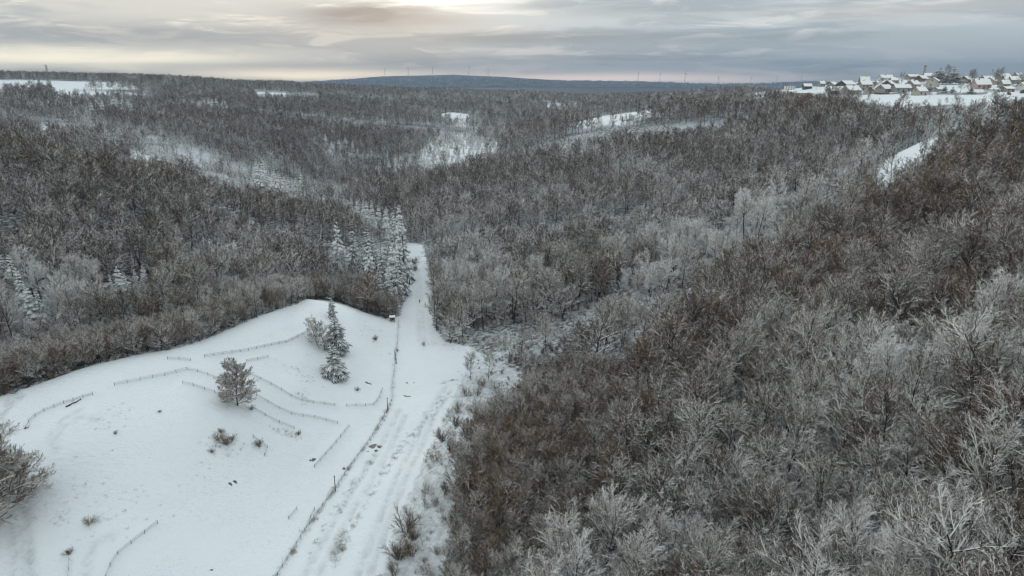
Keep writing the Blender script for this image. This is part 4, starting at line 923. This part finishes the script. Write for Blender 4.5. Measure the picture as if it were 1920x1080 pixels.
def pole(px, py, hp, label, twin=False):
    x, y, z = G(px, py); f = PJ(x, y, z)[2]; h = hp * f / (F * .87); b = MB(); b.tube((0, 0, -.5), (.05, 0, h), .13, .09, 8)
    b.tube((.05, 0, h), (.05, 0, h + .08), .10, .05, 8, 1)
    if twin: b.tube((.5, .2, -.5), (.25, .1, h * .82), .10, .08, 8); b.tube((.03, 0, h * .6), (.42, .15, h * .55), .05, .05, 6)
    else: b.tube((-.35, 0, h * .9), (.45, 0, h * .9), .045, .045, 6)
    o = b.build('wooden_pole', [M_POST, M_SNOWCAP], None, (x, y, z)); return tag(o, label, 'pole', 'wooden poles along the long fence')
pole(629, 922, 30, 'nearest wooden pole standing in the long fence'); pole(727, 771, 24, 'wooden pole at the bend of the long fence'); pole(741, 682, 24, 'farthest pole on the fence, paired with a leaning prop', True)
# hut
x, y, z = G(736, 603); e = empty('hut', (x, y, z), R(8), 'tiny raised wooden hut with snowy roof at the wood edge', 'hut')
b = MB(); b.box((0, 0, 1.35), (2.0, 1.6, 1.5)); b.build('wall', plain('hut_board', (0.16, 0.13, 0.10), .9, .3, 3), e)
b = MB()
for sx in (-1, 1):
    for sy in (-1, 1):
        q = MB(); q.box((sx * .88, sy * .68, .25), (.14, .14, .68)); q.build('leg', M_POST, e)
b = MB(); b.prism([(0, -1.1, 2.1), (0, 1.1, 2.1), (0, 1.1, 2.28), (0, 0, 2.72), (0, -1.1, 2.28)], (-1.2, 0, 0), (1, 0, 0), 2.4); b.build('roof', M_SNOWCAP, e)
b = MB(); b.box((.2, -.815, 1.3), (.55, .03, 1.1)); b.build('door', plain('hut_door', (0.05, 0.045, 0.04)), e)
b = MB(); b.box((-.5, -.815, 1.55), (.45, .03, .35)); b.build('window', plain('hut_window', (0.02, 0.02, 0.025), .3), e)
# fallen log
def log(p0, p1, r, label, grp=None):
    a = Vector(G(*p0)); c_ = Vector(G(*p1)); b = MB(); n_ = 5; r_ = random.Random(int(p0[0])); pr = a
    for i in range(1, n_ + 1):
        q = a.lerp(c_, i / n_); q.z = float(hz(q.x, q.y)); q += Vector((r_.uniform(-.15, .15), r_.uniform(-.15, .15), .08)) 
        b.tube(pr - a + Vector((0, 0, .1)), q - a + Vector((0, 0, .1)), r * (1 - .12 * (i - 1)), r * (1 - .12 * i), 7); pr = q
        if i in (2, 4): b.tube(q - a, q - a + Vector((r_.uniform(-.9, .9), .3, .6)), r * .35, .03, 5)
    o = b.build('fallen_log', M_POST, None, a, True); return tag(o, label, 'log', grp)
log((124, 765), (154, 752), .32, 'dark fallen log beside the curling fence at the left'); log((45, 805), (56, 803), .16, 'small log at the lower end of the curling fence')
M_PUD = plain('wet_earth', (0.085, 0.083, 0.078), .35, .3, 1.5, .4)
def puddle(px, py, w, hgt, label, seed):
    x, y, z = G(px, py); f = PJ(x, y, z)[2]; a = w * f / F / 2; c_ = hgt * f / F / 2 / max(.2, math.sin(PITCH + math.atan((py - 540) / F))); r_ = random.Random(seed); n_ = 22
    ph = [r_.uniform(0, 6.28) for _ in range(4)]; vs = [(0, 0, float(hz(x, y)) - z + .03)]; ring = []
    for i in range(n_):
        t = 6.283 * i / n_; k_ = 1 + .22 * math.sin(2 * t + ph[0]) + .16 * math.sin(3 * t + ph[1]) + .08 * math.sin(5 * t + ph[2]); ax, ay = a * math.cos(t) * k_, c_ * math.sin(t) * k_
        ring.append((ax, ay, float(hz(x + ax, y + ay)) - z + .03))
    vs += ring; lo = [(p[0], p[1], p[2] - .12) for p in ring]; b = MB(); b.add(vs + lo, [(0, 1 + i, 1 + (i + 1) % n_) for i in range(n_)] + [(1 + i, 1 + n_ + i, 1 + n_ + (i + 1) % n_, 1 + (i + 1) % n_) for i in range(n_)])
    return tag(b.build('bare_patch', M_PUD, None, (x, y, z)), label, 'bare patch', 'dark thawed patches in the snow')
for i, (a, b_, w, h, lab) in enumerate([(699,837,15,7,'largest dark thawed patch, right of the long fence'),(711,839,9,5,'round lobe joined to the right of the largest thawed patch'),(705,846,6,4,'small thawed patch just below the largest one'),(690,848,4,2,'tiny thawed speck left of the small patch'),
 (763,743.5,12,3,'flat lens-shaped thawed patch on the open track'),(763,718,5,2,'thin thawed streak above the lens-shaped patch'),(776,718,3,1.5,'tiny thawed streak right of another on the track'),(690,719,11,2.5,'thin dark streak between the hooked fence and the spruces'),
 (588,862,6,7,'thawed patch left of the straight slanting fence'),(582,864,4,3,'small speck beside the patch at the slanting fence'),(645,879,7,4,'thawed patch between slanting fence and long fence'),(432,908,7,3,'left one of two slanted dark patches in the lower meadow'),(441,904,7,3,'right one of two slanted dark patches in the lower meadow'),(397,1069,5,3,'lone dark spot near the foot of the frame in the meadow')]):
    puddle(a, b_, w, h, lab, i)

# ------------------------------------------------------------------ village on the plateau
WALLC = {'cream': plain('wall_cream', (0.43, 0.41, 0.36), .9, .08, 1), 'beige': plain('wall_beige', (0.33, 0.30, 0.265), .9, .08, 1), 'grey': plain('wall_grey', (0.30, 0.30, 0.29), .9, .1, 1),
         'white': plain('wall_white', (0.66, 0.66, 0.64), .9, .05, 1), 'brown': plain('wall_brown', (0.16, 0.12, 0.09), .9, .2, 1), 'pink': plain('wall_pink', (0.42, 0.33, 0.29), .9, .08, 1), 'slate': plain('wall_slate', (0.085, 0.095, 0.10), .9, .2, 1)}
M_ROOF = snowy('snow_roof', (0.20, 0.16, 0.14), thr=.42, soft=.2, wob=.9, scale=.35)
M_PANE = plain('window_glass', (0.03, 0.035, 0.04), .25, .1, 1, .5); M_DOOR = plain('door_wood', (0.10, 0.07, 0.05), .7); M_CHIM = plain('chimney_brick', (0.22, 0.15, 0.12), .9)
def house(px, py, wpx, yaw, wall, label, dep=9.0, wh=3.6, rise=3.2, storeys=1, chim=1, group='houses of the village', name='house', flat=False):
    x, y, z = G(px, py, mind=400, maxd=1100)
    f = PJ(x, y, z)[2]; w = .88 * wpx * f / F; w = w / max(.55, abs(math.cos(R(yaw))) + .0)
    w = min(w, 32); wh = wh + 2.5 * (storeys - 1); r_ = random.Random(int(px * 3 + py))
    e = empty(name, (x, y, z - .3), R(yaw), label, 'house' if name == 'house' else name, group)
    b = MB(); hx, hy = w / 2, dep / 2
    if flat:
        b.box((0, 0, wh / 2), (w, dep, wh)); b.build('wall', WALLC[wall], e)
        q = MB(); q.box((0, 0, wh + .25), (w + .6, dep + .6, .5)); rf = q.build('roof', M_ROOF, e)
    else:
        b.prism([(0, -hy, -1.5), (0, hy, -1.5), (0, hy, wh), (0, 0, wh + rise - .05), (0, -hy, wh)], (-hx, 0, 0), (1, 0, 0), w); b.build('wall', WALLC[wall], e)
        q = MB(); t = .35; ov = .5; sl = rise / hy
        for sg in (-1, 1):
            lo = wh - ov * sl
            q.prism([(0, 0, wh + rise + .02), (0, sg * (hy + ov), lo + .02), (0, sg * (hy + ov), lo + .02 + t), (0, 0, wh + rise + t + .02)], (-hx - .45, 0, 0), (1, 0, 0), w + .9)
        rf = q.build('roof', M_ROOF, e)
    for c_ in range(chim):
        q = MB(); cx_ = r_.uniform(-.3, .3) * w; q.box((cx_, r_.uniform(-.1, .1) * dep, wh + rise * .95 + .3), (.7, .7, 1.5)); q.build('chimney', M_CHIM, rf)
    nw = max(2, int(w / 3.4))
    for st_ in range(storeys):
        for i in range(nw):
            u_x = -hx + w * (i + .5) / nw
            if st_ == 0 and i == nw // 2:
                q = MB(); q.box((u_x, -hy - .03, 1.2), (1.1, .12, 2.3)); q.build('door', M_DOOR, e)
            else:
                q = MB(); q.box((u_x, -hy - .03, 2.0 + 2.6 * st_), (1.2, .10, 1.25)); q.build('window', M_PANE, e)
    if not flat:
        for sg in (-1, 1):
            q = MB(); q.box((sg * (hx + .03), 0, wh + rise * .25), (.1, 1.1, 1.2)); q.build('window', M_PANE, e)
    return e
H_ = [
 (1386,183,18,5,'grey','long low grey shed at the left tip of the village',dict(wh=2.4,rise=1.6,chim=0)),
 (1420,181,18,-10,'grey','low snow-roofed outbuilding left of the cream house',dict(wh=2.6,rise=2)),
 (1446,183,12,25,'cream','small cream house at the left end of the village',{}),
 (1459,182,14,-5,'slate','house with dark front left of the white house',{}),
 (1472,182,12,-8,'white','small white house between dark-fronted and pink buildings',{}),
 (1480,169,20,-12,'white','boxy white building with flat roof and dark upper front',dict(flat=True,storeys=2)),
 (1500,180,38,-4,'pink','long low pinkish building in the left part of the village',dict(wh=3,rise=1.8,chim=0)),
 (1513,167,16,-6,'slate','dark house with bright roof above the long pink building',{}),
 (1540,162,10,0,'grey','small far house left of the dark-gabled one',{}),
 (1561,164,16,35,'beige','beige house with roof sloping to the left',{}),
 (1558,158,12,50,'slate','narrow dark-gabled house behind the beige one',{}),
 (1586,164,34,38,'slate','large barn with dark gable at its right end',dict(rise=4.5,dep=14,chim=0)),
 (1568,177,30,-4,'slate','dark-fronted house with steep snowy roof low in the village',dict(rise=4)),
 (1595,176,30,18,'grey','wide grey house with a broad white roof',dict(rise=4.2,dep=11)),
 (1619,163,18,-8,'grey','tall steep-roofed house on the skyline left of the grove',dict(storeys=2,rise=5)),
 (1620,170,22,3,'grey','two-storey grey house under the steep-roofed one',dict(storeys=2)),
 (1631,176,18,48,'cream','cream house with gable turned to the right',{}),
 (1657,174,26,32,'beige','beige house with a dark lean-to in front',dict(rise=3.6)),
 (1665,164,14,40,'brown','small brown house behind the beige one',{}),
 (1689,172,32,-4,'grey','long grey house right of the beige pair',dict(rise=3)),
 (1710,171,18,20,'beige','beige house with flat-pitched roof at the end of the long grey one',dict(storeys=2)),
 (1660,151,26,4,'white','big white-roofed house on the skyline',dict(rise=4)),
 (1676,156,14,-15,'grey','house half hidden below the skyline roof',{}),
 (1688,147,12,12,'beige','small skyline house right of the big one',{}),
 (1710,149,24,8,'beige','skyline house left of the concrete tower',dict(rise=2.6)),
 (1727,153,20,30,'brown','brown house at the foot of the concrete tower',{}),
 (1738,148,14,-12,'grey','small grey house right of the tower foot',{}),
 (1748,164,20,52,'cream','yellowish house with bare gable below the evergreen grove',dict(storeys=2,rise=3)),
 (1723,179,20,10,'cream','small cream cottage at the edge of the snowy field',{}),
 (1760,172,16,2,'grey','low shed in front of the evergreens',dict(wh=2.2,rise=1.4,chim=0)),
 (1780,142,10,0,'white','white-roofed house glimpsed between the two evergreens',{}),
 (1803,142,14,-20,'white','white house right of the pointed evergreen',{}),
 (1808,156,16,42,'brown','brown timbered house among bushes',{}),
 (1812,141,10,10,'grey','tiny skyline house between two round trees',{}),
 (1838,166,28,-8,'pink','large pinkish house with wide roof and gable to the right',dict(rise=4.5,dep=12)),
 (1858,159,16,30,'pink','pinkish house behind the large one',{}),
 (1858,147,34,-3,'grey','long barn with bright white roof on the skyline',dict(rise=4.5,dep=13,chim=0)),
 (1880,148,22,3,'grey','lower wing at the right end of the long barn',dict(rise=3)),
 (1882,165,14,-10,'grey','small house right of the big round tree',{}),
 (1887,172,18,4,'beige','low building behind a white hedge near the right edge',dict(wh=2.6,rise=1.8)),
 (1885,156,16,0,'white','white-roofed house right of the round tree, second row',{}),
 (1904,157,24,-14,'grey','grey house with big roof near the right edge',{}),
 (1912,147,22,5,'beige','skyline house by the right edge',{}),
 (1896,145,14,10,'white','small white-roofed house left of the one at the right edge',{}),
 (1860,172,20,0,'white','low white wall-like shed under the large pinkish house',dict(wh=1.8,rise=1.0,chim=0)),
 (1918,170,16,10,'white','house cut by the right edge',{}),
 (1265,197,14,-5,'brown','isolated barn left of the village, below the wooded knoll',dict(chim=0)),
 (1325,190,22,0,'slate','isolated dark barn with a bright snowy roof, left of the village',dict(rise=4,chim=0)),
]
for a, b, w, yw, wl, lab, kw in H_: house(a, b, w, yw, wl, lab, **kw)
# garden trees and evergreens
VT = [(1470,170,12,'small leafless tree above the white boxy building'),(1530,168,12,'leafless tree between the long pink building and the beige house'),(1548,176,12,'leafless shrub-like tree left of the steep dark-fronted house'),(1606,170,14,'leafless tree right of the large barn'),(1640,168,14,'leafless tree beside the cream gabled house'),
 (1682,168,13,'leafless tree between the beige and the long grey house'),(1705,160,14,'leafless tree under the skyline house'),(1718,170,18,'leafless tree at the corner of the flat-roofed beige house'),(1742,184,14,'shrubby tree at the field edge below the yellowish house'),(1815,170,16,'leafless tree left of the large pinkish house'),(1850,174,14,'leafless tree right of the large pinkish house'),
 (1878,158,14,'leafless tree above the low beige building'),(1896,170,16,'leafless tree before the grey house near the right edge'),(1580,186,16,'leafless tree at the field edge under the big barn'),(1610,190,18,'leafless tree at the left end of the snowy field'),(1790,196,20,'leafless tree rising from the lower edge of the snowy field'),(1860,194,22,'leafless tree at the lower right of the snowy field')]
def vtree(px, py, hp, m, hm, lab, grp, name='garden_tree', sn=.25, ti=.1, wide=1.0):
    x, y, z = G(px, py, mind=380, maxd=1100); f = PJ(x, y, z)[2]; s_ = hp * f / F / hm
    return place_tree(name, m, x, y, z - .2, s_ * wide, px * 1.3, sn, ti, lab, 'tree', grp, sz=s_)
for i, (a, b, h, lab) in enumerate([(1775,148,22,'round leafless tree on the skyline above the evergreens'),(1822,146,20,'round leafless tree on the skyline in the gap right of the pointed evergreen'),(1903,142,14,'broad leafless tree on the skyline near the right edge'),(1869,168,34,'large dark round tree in front of the barns'),
  (1915,166,26,'dark tree at the right edge among the roofs'),(1690,158,20,'leafless tree between village roofs left of the tower'),(1650,164,16,'leafless tree behind the beige house'),(1655,146,10,'small tree beside the big skyline roof'),(1540,158,8,'small round tree on the skyline at the left of the village'),
  (1822,160,22,'leafless tree beside the brown timbered house'),(1628,185,22,'leafless tree at the field edge under the cream house'),(1730,178,26,'snowy tree by the small cream cottage'),(1800,176,24,'snow-dusted tree in the hedge below the evergreens'),(1690,205,30,'lone dark-stemmed tree standing in the snowy field')]):
    vtree(a, b, h, NEAR[(0, 3, 5)[i % 3]][0], (19, 17, 13.5)[i % 3], lab, 'garden trees of the village', sn=.25 if i not in (11, 12) else .6, wide=1.15)
for i, (a, b, h, lab) in enumerate(VT): vtree(a, b, h, NEAR[(5, 3, 0)[i % 3]][0], (13.5, 17, 19)[i % 3], lab, 'garden trees of the village', sn=.3 + .1 * (i % 3), wide=1.2)
for i, (a, b, h, lab) in enumerate([(1746,157,20,'left evergreen of the dark grove'),(1752,158,27,'tall evergreen left of the middle of the dark grove'),(1759,159,34,'tallest pointed evergreen in the dark grove'),(1766,159,26,'evergreen in the middle of the dark grove'),(1774,159,24,'low evergreen at the right of the dark grove'),
  (1785,158,34,'pointed evergreen standing right of the grove'),(1792,158,27,'broader evergreen leaning on the pointed one'),(1840,146,14,'dark evergreen left of the long barn'),(1850,139,9,'evergreen tip behind the long barn'),(1803,146,12,'small evergreen on the skyline'),(1887,147,12,'small evergreen right of the long barn'),
  (1742,176,22,'snowy evergreen bush by the yellowish house'),(1770,176,18,'snowy evergreen in the garden row'),(1785,177,16,'low snowy evergreen in the garden row'),(1820,176,16,'snowy evergreen at the right of the garden row'),(1640,163,16,'dark evergreen between roofs left of the middle')]):
    vtree(a, b, h, SPR_DARK[i % 2], (16, 14)[i % 2], lab, 'evergreens of the village', 'evergreen_tree', wide=1.25)
# garden hedges
def hedge(p0, p1, h, lab):
    a = np.array(G(*p0, mind=400, maxd=1100)); c_ = np.array(G(*p1, mind=400, maxd=1100)); L = np.hypot(*(c_ - a)[:2]); n_ = int(L * 26); r_ = np.random.RandomState(int(p0[0]))
    t = r_.uniform(0, 1, n_); P_ = a + (c_ - a) * t[:, None]; P_[:, :2] += r_.normal(0, .35, (n_, 2)); P_[:, 2] = hz(P_[:, 0], P_[:, 1]) + r_.uniform(0, h * .8, n_)
    dr = unit(r_.normal(0, 1, (n_, 3)) + np.array([0, 0, .6])); v, f_ = sticks(P_ - a, P_ - a + dr * .6, np.full(n_, .09), np.full(n_, .05), 3)
    o = obj('hedge', mesh_np('hedge', v, f_, [M_SHRUB]), loc=tuple(a)); o['snow'] = .35; o['tint'] = .1; tag(o, lab, 'hedge', 'garden hedges of the village')
for p0, p1, h, lab in [((1590,180),(1616,178),1.6,'dark hedge under the wide grey house'),((1640,177),(1668,177),1.6,'dark hedge before the beige house'),((1668,178),(1700,175),1.5,'hedge along the long grey house'),((1755,178),(1800,178),2.2,'long hedge below the evergreen grove'),((1800,178),(1850,177),2.2,'hedge below the large pinkish house'),((1890,176),(1918,176),1.8,'hedge at the right edge of the village')]:
    hedge(p0, p1, h, lab)
# concrete tower
x, y, z = G(1731, 148, mind=400, maxd=1100); f = PJ(x, y, z)[2]; k = f / F
e = empty('tower', (x, y, z), R(20), 'slim grey concrete tower rising above the village roofs', 'tower')
b = MB(); h = 21 * k; b.tube((0, 0, -1), (0, 0, h), 2.1 * k, 1.6 * k, 8); b.build('shaft', plain('tower_concrete', (0.27, 0.27, 0.26), .9, .1, .5), e)
b = MB(); b.tube((0, 0, h), (0, 0, h + 3.6 * k), 1.9 * k, 1.9 * k, 8); hd = b.build('head', plain('tower_head', (0.20, 0.20, 0.20), .9, .1, .5), e)
b = MB(); b.tube((0, 0, h + 3.6 * k), (0, 0, h + 3.9 * k), 2.0 * k, 1.8 * k, 8); b.build('snow_cap', M_SNOWCAP, e)
for sg in (-1, 1):
    b = MB(); b.box((sg * .7 * k, -1.8 * k, h + 1.6 * k), (.7 * k, .3 * k, 1.3 * k)); b.build('opening', M_PANE, hd)
# telecom mast
x, y, z = G(92, 155, mind=700); f = PJ(x, y, z)[2]; k = f / F; h = 31 * k
e = empty('radio_mast', (x, y, z), 0, 'thin lattice mast with antennas above the far left wood', 'mast')
M_STEEL = plain('galvanised_steel', (0.22, 0.22, 0.22), .5, .1, 1)
b = MB(); w0, w1 = 1.7 * k, 1.0 * k
def mc(i, t): 
    w = w0 + (w1 - w0) * t; return Vector(((-1, 1, 1, -1)[i % 4] * w, (-1, -1, 1, 1)[i % 4] * w, h * t))
for i in range(4): b.tube(mc(i, 0), mc(i, 1), .22 * k, .18 * k, 5)
for lv in range(10):
    for i in range(4): b.tube(mc(i, lv / 10), mc(i + 1, (lv + 1) / 10), .1 * k, .1 * k, 4); b.tube(mc(i, lv / 10), mc(i + 1, lv / 10), .1 * k, .1 * k, 4)
b.build('lattice', M_STEEL, e)
for q in (.82, .97):
    b = MB(); b.tube((0, 0, h * q), (0, 0, h * q + .3 * k), 2.4 * k, 2.4 * k, 10); b.build('platform', M_STEEL, e)
for i in range(6):
    a = i * 1.047; b = MB(); b.box((2.2 * k * math.cos(a), 2.2 * k * math.sin(a), h * .97 + 1.5 * k), (.45 * k, .3 * k, 2.6 * k), a); b.build('antenna', plain('antenna_grey', (0.5, 0.5, 0.5)) if i == 0 else bpy.data.materials['antenna_grey'], e)
# wind turbines on the far ridge
M_TURB = plain('turbine_grey', (0.30, 0.31, 0.32), .5, .02, 1)
tm = MB(); tm.tube((0, 0, -6), (0, 0, 100), 2.6, 1.5, 10); TM = tm.mesh('tower', [M_TURB], True)
tm = MB(); tm.box((0, 1.5, 101.5), (4, 11, 4)); NM = tm.mesh('nacelle', [M_TURB])
tm = MB(); tm.tube((0, -4, 101.5), (0, -7.5, 101.5), 2.2, .6, 8); HM = tm.mesh('hub', [M_TURB], True)
def blade_me():
    b = MB(); st_ = [(0, 1.0, .9), (4, 1.1, .9), (10, 2.4, .6), (25, 1.8, .4), (42, 1.1, .25), (52, .3, .1)]; vs = []
    for r_, c_, t_ in st_: vs += [(-c_ * .35, 0, r_), (0, -t_, r_), (c_ * .8, 0, r_), (0, t_, r_)]
    b.add(vs, [(i * 4 + k_, i * 4 + (k_ + 1) % 4, i * 4 + 4 + (k_ + 1) % 4, i * 4 + 4 + k_) for i in range(5) for k_ in range(4)] + [(3, 2, 1, 0), (20, 21, 22, 23)]); return b.mesh('blade', [M_TURB])
BLM = blade_me()
for i, (a, ph, bp_, d_, ya, lab) in enumerate([(721,132,146,12500,10,'first wind turbine from the left on the blue ridge'),(765,131,144,12500,-30,'second wind turbine from the left on the blue ridge'),(811,131,143,12700,20,'third wind turbine from the left, in the middle of the blue ridge'),(879,130,143,12700,80,'fourth wind turbine, over the highest part of the blue ridge'),(915,132,145,12700,0,'fifth wind turbine, last one over the high part of the ridge'),
   (1197,140,156,12900,75,'slim wind turbine over the dip right of the blue ridge'),(1238,142,157,12900,65,'wind turbine right of the slim one'),(1285,141,160,12500,15,'largest wind turbine, near the wooded knoll'),(1313,153,163,13100,60,'small wind turbine right of the largest one'),(1348,150,163,13100,5,'small wind turbine over the pale strip of sky'),
   (1409,149,163,13100,25,'small wind turbine left of the village'),(1457,148,160,13100,-20,'faint wind turbine just above the village tip'),(1503,146,159,13100,40,'faint wind turbine above the first village roofs')]):
    r = ray(a, ph - 4); x, y = r[0] * d_, r[1] * d_; zh = CAMZ + r[2] * d_; zb = float(hz(x, y)); s_ = max(.6, (zh - zb) / 101.5)
    e = empty('wind_turbine', (x, y, zb), R(ya), lab, 'wind turbine', 'wind turbines on the far ridge'); e.scale = (s_ * 1.1, s_ * 1.1, s_)
    obj('tower', TM, e); obj('nacelle', NM, e); obj('hub', HM, e)
    for q in range(3):
        o = obj('blade', BLM, e, (0, -6, 101.5)); o.rotation_euler = (0, R(120 * q + 37 * i), 0); o.scale = (1.3, 1.3, .72)
# walker on the narrow track
x, y, z = G(787, 569); e_me = bpy.data.meshes.new('person')
J = [((0,0,.95),.16),((0,.02,1.2),.15),((0,.02,1.42),.14),((0,0,1.52),.065),((0,-.01,1.62),.10),((0,0,1.74),.085),
     ((-.19,0,1.40),.06),((-.27,.06,1.14),.05),((-.26,-.08,.92),.04),((-.26,-.12,.84),.035),((.19,0,1.40),.06),((.27,-.06,1.14),.05),((.25,-.20,.95),.04),((.25,-.25,.88),.035),
     ((-.10,0,.90),.10),((-.11,-.16,.50),.07),((-.11,-.14,.08),.05),((-.11,-.28,.04),.045),((.10,0,.90),.10),((.11,.10,.50),.07),((.11,.30,.12),.05),((.11,.20,.04),.045)]
Ed = [(0,1),(1,2),(2,3),(3,4),(4,5),(2,6),(6,7),(7,8),(8,9),(2,10),(10,11),(11,12),(12,13),(0,14),(14,15),(15,16),(16,17),(0,18),(18,19),(19,20),(20,21)]
e_me.from_pydata([j[0] for j in J], Ed, []); po = obj('person', e_me, None, (x, y, z)); tag(po, 'tiny walker in dark clothes on the narrow snowy track', 'person')
sk = po.modifiers.new('skin', 'SKIN')
sl = e_me.skin_vertices[0].data if e_me.skin_vertices else None
if sl is None:
    bm_ok = False
    import bmesh
    bm = bmesh.new(); bm.from_mesh(e_me); lay = bm.verts.layers.skin.verify()
    for i, v in enumerate(bm.verts): v[lay].radius = (J[i][1], J[i][1]); v[lay].use_root = (i == 0)
    bm.to_mesh(e_me); bm.free()
else:
    for i, q in enumerate(sl): q.radius = (J[i][1], J[i][1]); q.use_root = (i == 0)
ss = po.modifiers.new('sub', 'SUBSURF'); ss.levels = 1; ss.render_levels = 1
M_COAT = plain('dark_coat', (0.03, 0.03, 0.035)); e_me.materials.append(M_COAT); po.scale = (1.1, 1.1, 1.1)

# ------------------------------------------------------------------ air
mh = bpy.data.materials.new('haze'); mh.use_nodes = True; ht = mh.node_tree; ht.nodes.clear()
ho = nn(ht, 'ShaderNodeOutputMaterial'); pv = nn(ht, 'ShaderNodeVolumePrincipled'); lk(ht, pv.outputs[0], ho.inputs['Volume'])
pv.inputs['Density'].default_value = 8.5e-5; pv.inputs['Color'].default_value = (0.33, 0.46, 0.64, 1); pv.inputs['Anisotropy'].default_value = 0.1
b = MB(); zl = float(GH.min()) - 1.0; zt = 420.0; b.box((0, (ys[0] + ys[-1]) / 2, (zl + zt) / 2), (float(xs[-1]) * 2 + 80, float(ys[-1] - ys[0]) + 80, zt - zl)); tag(b.build('haze', mh), kind='stuff')
